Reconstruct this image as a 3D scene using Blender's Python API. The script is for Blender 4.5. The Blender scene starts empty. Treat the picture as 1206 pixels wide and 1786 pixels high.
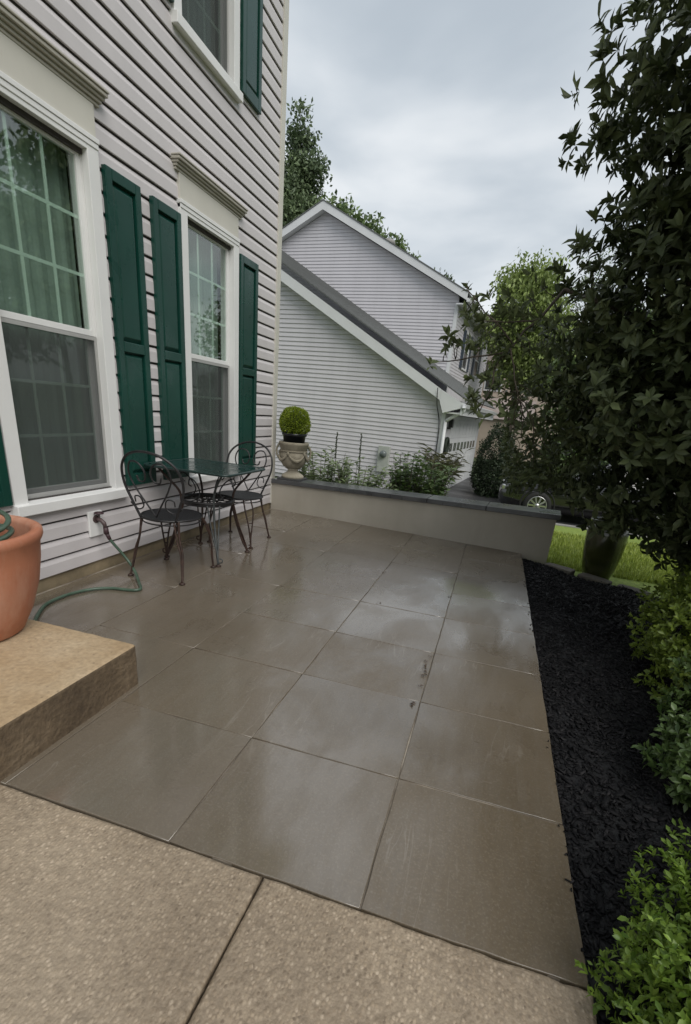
import bpy, bmesh, math, random
import numpy as np
from mathutils import Vector, Matrix
random.seed(7); rng = np.random.default_rng(7)
S = bpy.context.scene
COL = S.collection
R_ = math.radians
PI = math.pi

# ------------------------------------------------------------------ camera
CH = 1.256
yaw, pitch, roll = 0.24794289, -0.35572127, 0.09793831
cy_, sy_, cp_, sp_ = math.cos(yaw), math.sin(yaw), math.cos(pitch), math.sin(pitch)
fw = Vector((-sy_*cp_, cy_*cp_, sp_)); rt = Vector((cy_, sy_, 0)); upv = rt.cross(fw)
cr_, sr_ = math.cos(roll), math.sin(roll)
RT = cr_*rt + sr_*upv; UP = -sr_*rt + cr_*upv
cam_d = bpy.data.cameras.new('camera'); cam = bpy.data.objects.new('camera', cam_d); COL.objects.link(cam)
m = Matrix((RT, UP, -fw)).transposed().to_4x4(); m.translation = (0, 0, CH); cam.matrix_world = m
cam_d.sensor_fit = 'VERTICAL'; cam_d.sensor_height = 36; cam_d.sensor_width = 24.3
cam_d.lens = 824.352/1786*36
cam_d.shift_x = (603-623.03)/1786; cam_d.shift_y = (1023.558-893)/1786
cam_d.clip_start = 0.05; cam_d.clip_end = 900
S.camera = cam

# ------------------------------------------------------------------ world: overcast sky with soft cloud layers
W = bpy.data.worlds.new('World'); S.world = W; W.use_nodes = True
nt = W.node_tree; nt.nodes.clear()
def wn(t, **k):
    n = nt.nodes.new(t)
    for a, v in k.items(): setattr(n, a, v)
    return n
SUN_EL, SUN_ROT = R_(48), R_(130)
out = wn('ShaderNodeOutputWorld'); bg = wn('ShaderNodeBackground'); bg.inputs['Strength'].default_value = 0.1
sky = wn('ShaderNodeTexSky', sky_type='NISHITA', sun_disc=False, sun_elevation=SUN_EL, sun_rotation=SUN_ROT, air_density=1.2, dust_density=3.0)
tc = wn('ShaderNodeTexCoord'); sep = wn('ShaderNodeSeparateXYZ'); nt.links.new(tc.outputs['Generated'], sep.inputs[0])
def math_(op, a, b=None, clamp=False):
    n = wn('ShaderNodeMath', operation=op, use_clamp=clamp)
    for i, v in enumerate((a, b)):
        if v is None: continue
        if isinstance(v, (int, float)): n.inputs[i].default_value = v
        else: nt.links.new(v, n.inputs[i])
    return n.outputs[0]
zc = math_('ADD', math_('MAXIMUM', sep.outputs['Z'], 0.0), 0.22)
px_, py_ = math_('DIVIDE', sep.outputs['X'], zc), math_('DIVIDE', sep.outputs['Y'], zc)
cmb = wn('ShaderNodeCombineXYZ'); nt.links.new(px_, cmb.inputs[0]); nt.links.new(py_, cmb.inputs[1]); cmb.inputs[2].default_value = 3.1
mp = wn('ShaderNodeMapping'); nt.links.new(cmb.outputs[0], mp.inputs[0]); mp.inputs['Rotation'].default_value = (0, 0, R_(-20)); mp.inputs['Scale'].default_value = (0.8, 1.0, 1); mp.inputs['Location'].default_value = (0.35, 0.62, 0)
nz = wn('ShaderNodeTexNoise'); nz.inputs['Scale'].default_value = 1.3; nz.inputs['Detail'].default_value = 6; nz.inputs['Roughness'].default_value = 0.42; nz.inputs['Distortion'].default_value = 0.25
nt.links.new(mp.outputs[0], nz.inputs[0])
rp = wn('ShaderNodeValToRGB'); nt.links.new(nz.outputs['Fac'], rp.inputs[0])
rp.color_ramp.interpolation = 'B_SPLINE'
e = rp.color_ramp.elements
e[0].position = 0.425; e[0].color = (.42, .475, .53, 1)
e[1].position = 0.575; e[1].color = (.80, .825, .845, 1)
mid = e.new(0.5); mid.color = (.585, .635, .68, 1)
hz = wn('ShaderNodeMapRange', interpolation_type='SMOOTHSTEP'); nt.links.new(sep.outputs['Z'], hz.inputs[0]); hz.inputs[1].default_value = 0.0; hz.inputs[2].default_value = 0.30; hz.inputs[3].default_value = 0.55; hz.inputs[4].default_value = 0.0
mxh = wn('ShaderNodeMix', data_type='RGBA'); nt.links.new(hz.outputs[0], mxh.inputs[0]); nt.links.new(rp.outputs[0], mxh.inputs[6]); mxh.inputs[7].default_value = (.74, .765, .78, 1)
mx = wn('ShaderNodeMix', data_type='RGBA'); mx.inputs[0].default_value = 0.94
vs = wn('ShaderNodeVectorMath', operation='SCALE'); vs.inputs['Scale'].default_value = 7.0; nt.links.new(mxh.outputs[2], vs.inputs[0])
nt.links.new(sky.outputs[0], mx.inputs[6]); nt.links.new(vs.outputs[0], mx.inputs[7])
nt.links.new(mx.outputs[2], bg.inputs[0]); nt.links.new(bg.outputs[0], out.inputs[0])

# ------------------------------------------------------------------ sun (veiled by cloud)
sd = bpy.data.lights.new('sun', 'SUN'); sd.energy = 1.5; sd.angle = R_(45); sd.color = (1, 0.96, 0.9)
so = bpy.data.objects.new('sun', sd); COL.objects.link(so); so.location = (0, 0, 30)
_d = Vector((math.sin(SUN_ROT)*math.cos(SUN_EL), math.cos(SUN_ROT)*math.cos(SUN_EL), math.sin(SUN_EL)))
so.rotation_euler = _d.to_track_quat('Z', 'Y').to_euler()
S.view_settings.view_transform = 'Standard'; S.view_settings.look = 'None'; S.view_settings.gamma = 1
S.view_settings.use_curve_mapping = False; S.view_settings.exposure = 0.68
S.render.engine = 'CYCLES'; S.cycles.max_bounces = 7; S.cycles.diffuse_bounces = 3; S.cycles.glossy_bounces = 3; S.cycles.transparent_max_bounces = 12
S.cycles.use_denoising = True

# ------------------------------------------------------------------ helpers
def tag(o, label=None, cat=None, group=None, kind=None):
    for k, v in (('label', label), ('category', cat), ('group', group), ('kind', kind)):
        if v: o[k] = v
    return o
def empty(name, loc=(0, 0, 0), rz=0, parent=None):
    o = bpy.data.objects.new(name, None); COL.objects.link(o); o.location = loc; o.rotation_euler = (0, 0, rz)
    o.empty_display_size = 0.1
    if parent: o.parent = parent
    return o
def link(name, me, parent=None, loc=None, rz=None):
    o = bpy.data.objects.new(name, me); COL.objects.link(o)
    if parent: o.parent = parent
    if loc is not None: o.location = loc
    if rz is not None: o.rotation_euler = (0, 0, rz)
    return o
def clone(o, parent=None):
    c = o.copy(); COL.objects.link(c)
    if parent: c.parent = parent
    for ch in list(o.children): clone(ch, c)
    return c

class MB:
    def __init__(s): s.v = []; s.f = []; s.smooth = []
    def add(s, vs, fs, sm=False):
        b = len(s.v); s.v += [tuple(p) for p in vs]; s.f += [tuple(b+i for i in q) for q in fs]; s.smooth += [sm]*len(fs); return s
    def box(s, x0, x1, y0, y1, z0, z1):
        return s.add([(x0,y0,z0),(x1,y0,z0),(x1,y1,z0),(x0,y1,z0),(x0,y0,z1),(x1,y0,z1),(x1,y1,z1),(x0,y1,z1)],
                     [(0,3,2,1),(4,5,6,7),(0,1,5,4),(1,2,6,5),(2,3,7,6),(3,0,4,7)])
    def prism(s, poly, axis, a, b):
        """poly of (u,v) extruded along axis from a to b; axis 'y': u=x v=z; 'x': u=y v=z; 'z': u=x v=y"""
        n = len(poly)
        def P(u, v, t): return {'y': (u, t, v), 'x': (t, u, v), 'z': (u, v, t)}[axis]
        vs = [P(u, v, a) for u, v in poly]+[P(u, v, b) for u, v in poly]
        fs = [(i, (i+1) % n, n+(i+1) % n, n+i) for i in range(n)]+[tuple(range(n))[::-1], tuple(range(n, 2*n))]
        return s.add(vs, fs)
    def tube(s, pts, r, n=7, closed=False, cap=True):
        pts = [Vector(p) for p in pts]; N = len(pts)
        rr = r if isinstance(r, (list, tuple)) else [r]*N
        up = None; vs = []
        for i, p in enumerate(pts):
            if closed: t = pts[(i+1) % N]-pts[i-1]
            else: t = pts[min(i+1, N-1)]-pts[max(i-1, 0)]
            t.normalize()
            if up is None:
                up = t.orthogonal().normalized()
            else:
                up = (up-t*up.dot(t)); up = up.normalized() if up.length > 1e-6 else t.orthogonal().normalized()
            w = t.cross(up)
            for k in range(n):
                a = 2*PI*k/n; vs.append(p+(up*math.cos(a)+w*math.sin(a))*rr[i])
        fs = []
        for i in range(N if closed else N-1):
            j = (i+1) % N
            for k in range(n): fs.append((i*n+k, i*n+(k+1) % n, j*n+(k+1) % n, j*n+k))
        s.add(vs, fs, True)
        if cap and not closed:
            b = len(s.v)-len(vs)
            s.f += [tuple(b+k for k in range(n))[::-1], tuple(b+(N-1)*n+k for k in range(n))]; s.smooth += [False, False]
        return s
    def lathe(s, prof, n=32, c=(0, 0, 0), cap=False):
        vs = []
        for r, z in prof:
            for k in range(n):
                a = 2*PI*k/n; vs.append((c[0]+r*math.cos(a), c[1]+r*math.sin(a), c[2]+z))
        fs = []
        for i in range(len(prof)-1):
            for k in range(n): fs.append((i*n+k, i*n+(k+1) % n, (i+1)*n+(k+1) % n, (i+1)*n+k))
        s.add(vs, fs, True)
        if cap:
            b = len(s.v)-len(vs)
            s.f += [tuple(b+k for k in range(n))[::-1], tuple(b+(len(prof)-1)*n+k for k in range(n))]; s.smooth += [False, False]
        return s
    def mesh(s, name, mat):
        me = bpy.data.meshes.new(name); me.from_pydata(s.v, [], s.f); me.update()
        me.polygons.foreach_set('use_smooth', s.smooth)
        if mat: me.materials.append(mat)
        return me
    def build(s, name, mat, parent=None, bevel=0, seg=2, loc=None, rz=None):
        o = link(name, s.mesh(name, mat), parent, loc, rz)
        if bevel: bev(o, bevel, seg)
        return o
def bev(o, w, seg=2):
    b = o.modifiers.new('bevel', 'BEVEL'); b.width = w; b.segments = seg; b.limit_method = 'ANGLE'; b.angle_limit = R_(40)
    return o
def smooth_curve(pts, k=6):
    """Catmull-Rom through pts"""
    P = [Vector(p) for p in pts]; P = [2*P[0]-P[1]]+P+[2*P[-1]-P[-2]]; o = []
    for i in range(1, len(P)-2):
        for j in range(k):
            t = j/k
            o.append(0.5*((2*P[i])+(P[i+1]-P[i-1])*t+(2*P[i-1]-5*P[i]+4*P[i+1]-P[i+2])*t*t+(-P[i-1]+3*P[i]-3*P[i+1]+P[i+2])*t**3))
    o.append(P[-2]); return o

# ------------------------------------------------------------------ materials
class M_:
    def __init__(s, name):
        s.m = bpy.data.materials.new(name); s.m.use_nodes = True; s.t = s.m.node_tree
        s.b = s.t.nodes['Principled BSDF']; s.co = None
    def n(s, t, **k):
        x = s.t.nodes.new(t)
        for a, v in k.items(): setattr(x, a, v)
        return x
    def L(s, a, b): s.t.links.new(a, b)
    def coord(s, scale=(1, 1, 1), kind='Object', rot=(0, 0, 0)):
        c = s.n('ShaderNodeTexCoord'); p = s.n('ShaderNodeMapping'); s.L(c.outputs[kind], p.inputs[0])
        p.inputs['Scale'].default_value = scale; p.inputs['Rotation'].default_value = rot; return p.outputs[0]
    def noise(s, scale=5, detail=4, rough=0.55, co=None, dist=0):
        x = s.n('ShaderNodeTexNoise'); x.inputs['Scale'].default_value = scale; x.inputs['Detail'].default_value = detail
        x.inputs['Roughness'].default_value = rough; x.inputs['Distortion'].default_value = dist
        s.L(co if co is not None else s.coord(), x.inputs[0]); return x.outputs['Fac']
    def vor(s, scale=5, co=None, feature='F1', out='Distance'):
        x = s.n('ShaderNodeTexVoronoi', feature=feature); x.inputs['Scale'].default_value = scale
        s.L(co if co is not None else s.coord(), x.inputs[0]); return x.outputs[out]
    def ramp(s, fac, stops):
        x = s.n('ShaderNodeValToRGB'); s.L(fac, x.inputs[0]); el = x.color_ramp.elements
        while len(el) < len(stops): el.new(0.5)
        for q, (p, c) in zip(el, stops): q.position = p; q.color = (*c, 1) if len(c) == 3 else c
        return x.outputs[0]
    def rng(s, fac, a, b, c, d):
        x = s.n('ShaderNodeMapRange'); s.L(fac, x.inputs[0])
        for i, v in enumerate((a, b, c, d)): x.inputs[i+1].default_value = v
        return x.outputs[0]
    def mix(s, fac, a, b, mode='MIX'):
        x = s.n('ShaderNodeMix', data_type='RGBA', blend_type=mode)
        for i, v in ((0, fac), (6, a), (7, b)):
            if isinstance(v, (int, float)): x.inputs[i].default_value = v
            elif isinstance(v, tuple): x.inputs[i].default_value = (*v, 1)
            else: s.L(v, x.inputs[i])
        return x.outputs[2]
    def op(s, o, a, b=None):
        x = s.n('ShaderNodeMath', operation=o)
        for i, v in enumerate((a, b)):
            if v is None: continue
            if isinstance(v, (int, float)): x.inputs[i].default_value = v
            else: s.L(v, x.inputs[i])
        return x.outputs[0]
    def set(s, **k):
        for a, v in k.items():
            i = s.b.inputs[a.replace('_', ' ')]
            if isinstance(v, (int, float)): i.default_value = v
            elif isinstance(v, tuple): i.default_value = (*v, 1) if len(v) == 3 else v
            else: s.L(v, i)
        return s
    def bump(s, h, strength=0.3, dist=0.01, prev=None):
        x = s.n('ShaderNodeBump'); x.inputs['Strength'].default_value = strength; x.inputs['Distance'].default_value = dist
        s.L(h, x.inputs['Height']); 
        if prev is not None: s.L(prev, x.inputs['Normal'])
        s.L(x.outputs[0], s.b.inputs['Normal']); return x.outputs[0]

def simple(name, c, rough=0.5, var=0.12, scale=6, bump=0, bscale=60, **k):
    q = M_(name); nz_ = q.noise(scale, 5)
    lo = tuple(x*(1-var) for x in c); hi = tuple(min(1, x*(1+var)) for x in c)
    q.set(Base_Color=q.ramp(nz_, [(0.3, lo), (0.7, hi)]), Roughness=q.rng(q.noise(scale*3, 3), 0.3, 0.7, max(0.02, rough-0.07), rough+0.07), **k)
    if bump: q.bump(q.noise(bscale, 4), bump, 0.004)
    return q.m

MAT = {}
def mk_siding(name, c):
    q = M_(name)
    streak = q.noise(1.0, 4, 0.6, q.coord((2.5, 2.5, 0.35)))
    oi = q.n('ShaderNodeObjectInfo').outputs['Random']
    base = q.ramp(streak, [(0.25, tuple(x*0.9 for x in c)), (0.6, c)])
    base = q.mix(q.rng(oi, 0, 1, 0, 0.10), base, tuple(x*0.84 for x in c))
    q.set(Base_Color=base, Roughness=0.42)
    q.bump(q.noise(1.0, 3, 0.5, q.coord((60, 4, 90))), 0.12, 0.002)
    return q.m
MAT['siding'] = mk_siding('siding_vinyl', (0.58, 0.55, 0.555))
MAT['siding_far'] = mk_siding('siding_vinyl_far', (0.60, 0.585, 0.615))
MAT['trim'] = simple('white_trim', (0.72, 0.72, 0.71), 0.38, 0.04, 3)
MAT['cream'] = simple('cream_trim', (0.56, 0.54, 0.48), 0.45, 0.05, 3)
MAT['crown'] = simple('taupe_crown', (0.40, 0.375, 0.32), 0.5, 0.06, 3)
MAT['sheath'] = simple('lap_shade_sheathing', (0.055, 0.048, 0.045), 0.9)  # colour kept dark to stand in for lap shade and dirt between boards
MAT['shutter'] = simple('green_shutter', (0.006, 0.046, 0.034), 0.30, 0.16, 2, 0.05, 40)
MAT['found'] = simple('foundation_concrete', (0.22, 0.175, 0.11), 0.8, 0.3, 7, 0.4)
MAT['roof'] = None
MAT['inside'] = simple('interior_plaster', (0.10, 0.11, 0.105), 0.8)
def mk_glass(name, refl=1.0, tint=(0.86, 0.93, 0.89)):
    q = M_(name); t = q.t; t.nodes.remove(q.b)
    tr = q.n('ShaderNodeBsdfTransparent'); tr.inputs[0].default_value = (*tint, 1)
    gl = q.n('ShaderNodeBsdfGlossy'); gl.inputs['Roughness'].default_value = 0.015
    wob = q.n('ShaderNodeBump'); wob.inputs['Strength'].default_value = 0.05; wob.inputs['Distance'].default_value = 0.02
    q.L(q.noise(2.2, 2), wob.inputs['Height']); q.L(wob.outputs[0], gl.inputs['Normal'])
    g_ = q.n('ShaderNodeNewGeometry'); dt = q.n('ShaderNodeVectorMath', operation='DOT_PRODUCT'); q.L(g_.outputs['Incoming'], dt.inputs[0]); q.L(g_.outputs['Normal'], dt.inputs[1])
    c5 = q.op('POWER', q.op('SUBTRACT', 1.0, q.op('ABSOLUTE', dt.outputs['Value'])), 5.0)
    f = q.op('ADD', 0.13*refl, q.op('MULTIPLY', c5, 0.94))
    mxs = q.n('ShaderNodeMixShader'); q.L(f, mxs.inputs[0]); q.L(tr.outputs[0], mxs.inputs[1]); q.L(gl.outputs[0], mxs.inputs[2])
    q.L(mxs.outputs[0], t.nodes['Material Output'].inputs[0]); return q.m
MAT['glass'] = mk_glass('window_glass')
def mk_screen():
    q = M_('insect_screen'); t = q.t; t.nodes.remove(q.b)
    tr = q.n('ShaderNodeBsdfTransparent'); df = q.n('ShaderNodeBsdfDiffuse'); df.inputs[0].default_value = (0.075, 0.082, 0.08, 1)
    mxs = q.n('ShaderNodeMixShader'); mxs.inputs[0].default_value = 0.60
    q.L(tr.outputs[0], mxs.inputs[1]); q.L(df.outputs[0], mxs.inputs[2]); q.L(mxs.outputs[0], t.nodes['Material Output'].inputs[0]); return q.m
MAT['screen'] = mk_screen()
MAT['muntin'] = simple('muntin_white', (0.74, 0.78, 0.75), 0.4, 0.04, 3)
def mk_curtain():
    q = M_('sheer_curtain'); folds = q.noise(1.0, 3, 0.5, q.coord((1, 9, 0.5)))
    q.set(Base_Color=q.ramp(folds, [(0.3, (0.35, 0.385, 0.365)), (0.7, (0.41, 0.445, 0.425))]), Roughness=0.9)
    return q.m
MAT['curtain'] = mk_curtain()
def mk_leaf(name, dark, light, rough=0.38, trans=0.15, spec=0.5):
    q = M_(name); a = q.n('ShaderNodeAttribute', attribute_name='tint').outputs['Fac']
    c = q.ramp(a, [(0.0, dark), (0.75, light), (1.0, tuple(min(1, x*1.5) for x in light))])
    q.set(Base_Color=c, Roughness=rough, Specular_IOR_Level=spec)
    if trans:
        tl = q.n('ShaderNodeBsdfTranslucent'); q.L(c, tl.inputs[0]); mxs = q.n('ShaderNodeMixShader'); mxs.inputs[0].default_value = trans
        q.L(q.b.outputs[0], mxs.inputs[1]); q.L(tl.outputs[0], mxs.inputs[2]); q.L(mxs.outputs[0], q.t.nodes['Material Output'].inputs[0])
    return q.m
MAT['bark'] = simple('bark', (0.07, 0.055, 0.042), 0.85, 0.35, 9, 0.7, 30)
MAT['iron'] = simple('wrought_iron', (0.014, 0.013, 0.014), 0.42, 0.3, 20, 0.15, 120)
MAT['rust'] = simple('rusty_iron', (0.035, 0.017, 0.011), 0.6, 0.5, 30, 0.3, 120)
# ================================================================== GROUND
def grid_sheet(name, x0, x1, y0, y1, nx, ny, zf, mat, kind='structure'):
    xs = np.linspace(x0, x1, nx); ys = np.linspace(y0, y1, ny)
    vs = [(x, y, zf(x, y)) for y in ys for x in xs]
    fs = [(j*nx+i, j*nx+i+1, (j+1)*nx+i+1, (j+1)*nx+i) for j in range(ny-1) for i in range(nx-1)]
    q = MB(); q.add(vs, fs, True); o = q.build(name, mat); return tag(o, kind=kind)
def mk_grass():
    q = M_('lawn_grass'); n1 = q.noise(0.8, 5); n2 = q.noise(22, 4)
    c = q.mix(0.5, q.ramp(n1, [(0.3, (0.16, 0.225, 0.03)), (0.7, (0.25, 0.32, 0.055))]), q.ramp(n2, [(0.35, (0.085, 0.15, 0.018)), (0.65, (0.24, 0.32, 0.065))]))
    q.set(Base_Color=c, Roughness=0.8); q.bump(q.noise(70, 3), 0.7, 0.02); return q.m
MAT['lawn'] = mk_grass()
MAT['earth'] = simple('far_ground', (0.06, 0.085, 0.03), 0.9, 0.4, 0.4, 0.3, 8)
def lawn_z(x, y):
    t = min(max((y-5.3)/6.0, 0), 1)
    return -0.095-0.66*(t*t*(3-2*t))*0.5-0.66*t*0.5
tag(MB().add([(-450, -450, -0.98), (450, -450, -0.98), (450, 450, -0.98), (-450, 450, -0.98)], [(0, 1, 2, 3)]).build('ground', MAT['earth']), kind='structure')
grid_sheet('lawn', -11, 30, -6, 11.45, 60, 60, lawn_z, MAT['lawn'])
def mk_asphalt():
    q = M_('wet_asphalt'); q.set(Base_Color=q.ramp(q.noise(90, 3), [(0.35, (0.028, 0.028, 0.03)), (0.7, (0.07, 0.07, 0.072))]), Roughness=q.rng(q.noise(1.2, 4), 0.35, 0.65, 0.35, 0.6))
    q.bump(q.noise(160, 2), 0.4, 0.004); return q.m
MAT['asphalt'] = mk_asphalt()
tag(MB().box(-3.0, 28, 11.5, 19.6, -1.0, -0.80).build('driveway', MAT['asphalt']), kind='structure')
MAT['curb'] = simple('curb_concrete', (0.24, 0.235, 0.22), 0.7, 0.2, 8, 0.4, 60)
tag(MB().box(-3.0, 28, 11.38, 11.5, -1.0, -0.72).build('driveway_curb', MAT['curb'], bevel=0.015), kind='structure')

# individual blades of the lawn in view
def blades(name, n, xr, yr, zf, mat, hgt=(0.03, 0.07), parent=None):
    x = rng.uniform(*xr, n); y = yr[0]+(yr[1]-yr[0])*rng.random(n)**1.6
    z = np.array([zf(a, b) for a, b in zip(x, y)])-0.005
    h = rng.uniform(*hgt, n)*(1+0.1*(y-yr[0])); w = 0.004*(1+0.45*(y-yr[0])); a = rng.uniform(0, 2*PI, n); ln = rng.uniform(0, .8, n)*h
    P = np.stack([x, y, z], 1); d = np.stack([np.cos(a), np.sin(a), 0*a], 1); s = np.stack([-np.sin(a), np.cos(a), 0*a], 1)
    V = np.stack([P-s*w[:, None], P+s*w[:, None], P+d*ln[:, None]+np.stack([0*h, 0*h, h], 1)], 1).reshape(-1, 3)
    F = np.arange(3*n).reshape(-1, 3)
    return np_mesh(name, V, F, mat, np.repeat(rng.random(n), 3), parent)
def np_mesh(name, V, F, mat, tint=None, parent=None, smooth=False):
    me = bpy.data.meshes.new(name); k = F.shape[1]
    me.vertices.add(len(V)); me.vertices.foreach_set('co', np.ascontiguousarray(V, dtype=np.float32).ravel())
    me.loops.add(F.size); me.loops.foreach_set('vertex_index', np.ascontiguousarray(F, dtype=np.int32).ravel())
    me.polygons.add(len(F)); me.polygons.foreach_set('loop_start', np.arange(0, F.size, k, dtype=np.int32)); me.polygons.foreach_set('loop_total', np.full(len(F), k, dtype=np.int32))
    if smooth: me.polygons.foreach_set('use_smooth', np.ones(len(F), dtype=bool))
    me.update(calc_edges=True); me.validate()
    if tint is not None:
        at = me.attributes.new('tint', 'FLOAT', 'POINT'); at.data.foreach_set('value', np.ascontiguousarray(tint, dtype=np.float32))
    if mat: me.materials.append(mat)
    return link(name, me, parent)
MAT['blade'] = mk_leaf('grass_blade', (0.15, 0.21, 0.025), (0.29, 0.35, 0.06), 0.5, 0.2)
tag(blades('grass', 26000, (0.55, 3.2), (5.15, 9.5), lawn_z, MAT['blade']), kind='stuff')

# ================================================================== PATIO
def mk_paver():
    q = M_('wet_bluestone'); oi = q.n('ShaderNodeObjectInfo').outputs['Random']
    geo = q.n('ShaderNodeNewGeometry').outputs['Position']
    def wc(scale, rz=0):
        p = q.n('ShaderNodeMapping'); q.L(geo, p.inputs[0]); p.inputs['Scale'].default_value = scale; p.inputs['Rotation'].default_value = (0, 0, rz); return p.outputs[0]
    big = q.noise(1.3, 5, 0.6, wc((1, 1, 1)))
    streak = q.noise(1.0, 6, 0.6, wc((26, 3.4, 1), R_(4)), 0.8)
    fine = q.noise(60, 4, 0.6, wc((1, 1, 1)))
    c = q.ramp(big, [(0.28, (0.100, 0.077, 0.049)), (0.52, (0.136, 0.108, 0.074)), (0.75, (0.168, 0.138, 0.102))])
    c = q.mix(q.rng(oi, 0, 1, 0.0, 0.55), c, (0.130, 0.098, 0.060))
    c = q.mix(q.rng(streak, 0.4, 0.7, 0.0, 0.14), c, (0.22, 0.20, 0.172))
    c = q.mix(q.rng(fine, 0.3, 0.7, 0.22, 0.0), c, (0.05, 0.045, 0.04)); c = q.mix(q.rng(q.noise(130, 3, .6, wc((1, 1, 1))), .52, .7, 0, .22), c, (.30, .27, .22))
    vein = q.noise(1.0, 3, 0.5, wc((9, 1.1, 1), R_(6)), 1.2)
    vein = q.rng(q.op('ABSOLUTE', q.op('SUBTRACT', vein, 0.5)), 0.0, 0.010, 0.34, 0.0)
    c = q.mix(q.op('MULTIPLY', vein, q.rng(q.noise(1.6, 2, 0.5, wc((1, 1, 1))), .5, .62, 0, 1)), c, (0.33, 0.30, 0.26))
    wet = q.noise(1.7, 5, 0.62, wc((1.25, 0.9, 1)), 0.5)
    wet = q.op('ADD', wet, q.rng(oi, 0, 1, -.07, .07))
    c = q.mix(q.rng(q.op('FRACT', q.op('MULTIPLY', oi, 7.3)), 0, 1, 0, .3), c, (0.19, 0.165, 0.135))
    q.set(Base_Color=c, Roughness=q.rng(wet, 0.34, 0.68, 0.2, 0.45), Specular_IOR_Level=0.28,
          Coat_Weight=q.rng(wet, 0.40, 0.64, 1.0, 0.38), Coat_Roughness=q.rng(wet, 0.36, 0.64, 0.10, 0.23), Coat_IOR=1.9)
    riv = q.ramp(q.noise(3.2, 8, .6, wc((1.9, .7, 1), R_(7)), 1.1), [(.30, (0, 0, 0)), (.42, (.32, .32, .32)), (.45, (.5, .5, .5)), (.55, (.58, .58, .58)), (.57, (.8, .8, .8)), (.72, (1, 1, 1))])
    h = q.op('ADD', q.op('ADD', q.op('MULTIPLY', streak, 0.5), q.op('MULTIPLY', riv, .22)), q.op('MULTIPLY', q.noise(5, 5, 0.55, wc((1.5, .8, 1))), 0.7))
    q.bump(q.op('ADD', h, q.op('MULTIPLY', fine, 0.16)), 0.5, 0.0065); return q.m
MAT['paver'] = mk_paver()
def mk_joint():
    q = M_('joint_sand'); q.set(Base_Color=q.ramp(q.noise(1.1, 5, 0.65), [(0.36, (0.05, 0.041, 0.032)), (0.48, (0.14, 0.115, 0.09)), (0.6, (0.34, 0.30, 0.245))]), Roughness=0.75)
    q.bump(q.noise(80, 3), 0.5, 0.003); return q.m
MAT['joint'] = mk_joint()
patio = empty('patio', (-1.0, 3.0, 0)); tag(patio, kind='structure')
def wall_front(x): return 5.44-(x+2.6)*0.0945
bed = MB().box(-2.60, 0.435, 0.895, 5.46, -0.12, -0.0055); ob = bed.build('bedding', MAT['joint'], patio); ob.location = (1.0, -3.0, 0)
cols = [(-0.129, 0.452), (-0.727, -0.129), (-1.349, -0.727), (-1.957, -1.349), (-2.575, -1.957)]
rowsA = [0.892, 1.411, 1.943, 2.466, 3.006, 3.52, 4.05, 4.61, 5.5]
rowsB = [0.892, 1.943, 3.006, 4.03, 5.5]
rowsC = [0.892, 1.68, 2.62, 3.55, 4.48, 5.5]
G = 0.0014
for ci, (x0, x1) in enumerate(cols):
    rows = rowsA if ci < 3 else rowsB if ci == 3 else rowsC
    for y0, y1 in zip(rows[:-1], rows[1:]):
        jx = lambda: random.uniform(-0.003, 0.003)
        g = G+random.uniform(0, 0.0012)
        yl = min(y1, wall_front(x0)+0.02); yr = min(y1, wall_front(x1)+0.02)
        nx_, ny_ = 6, 6; dz = random.uniform(-0.002, 0.002)
        tx, ty = random.uniform(-0.0018, 0.0018), random.uniform(-0.0018, 0.0018)
        q = MB(); bt = MB(); vs = []
        cxm, cym = (x0+x1)/2, (y0+y1)/2
        # outline with slightly uneven edges, chamfered rim
        per = []
        def edge(ax, ay, bx, by, n):
            for i in range(n):
                t = i/n; per.append((ax+(bx-ax)*t, ay+(by-ay)*t))
        edge(x0+g, y0+g, x1-g, y0+g, 7); edge(x1-g, y0+g, x1-g, yr-g, 7); edge(x1-g, yr-g, x0+g, yl-g, 7); edge(x0+g, yl-g, x0+g, y0+g, 7)
        per = [(px+random.uniform(-.0018, .0018), py+random.uniform(-.0018, .0018)) for px, py in per]
        n = len(per); ctr = (cxm, (y0+min(yl, yr))/2)
        def ins(p, d):
            vx, vy = ctr[0]-p[0], ctr[1]-p[1]; L = math.hypot(vx, vy); return (p[0]+vx/L*d, p[1]+vy/L*d)
        top = lambda px, py: 0.0+dz+tx*(px-cxm)+ty*(py-cym)
        rings = []
        for d, z in ((0, -0.05), (0, -0.004), (0.0009, -0.0008), (0.0022, 0.0)):
            rings.append([(*ins(p, d), z+top(*p) if z > -0.04 else z) for p in per])
        vs = [v for r in rings for v in r]; fs = []
        for k in range(3):
            fs += [(k*n+i, k*n+(i+1) % n, (k+1)*n+(i+1) % n, (k+1)*n+i) for i in range(n)]
        fs.append(tuple(3*n+i for i in range(n)))
        q.add(vs, fs, False); q.smooth[n:3*n] = [True]*(2*n)
        o = q.build('paver', MAT['paver'], patio); o.location = (1.0, -3.0, 0)
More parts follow.
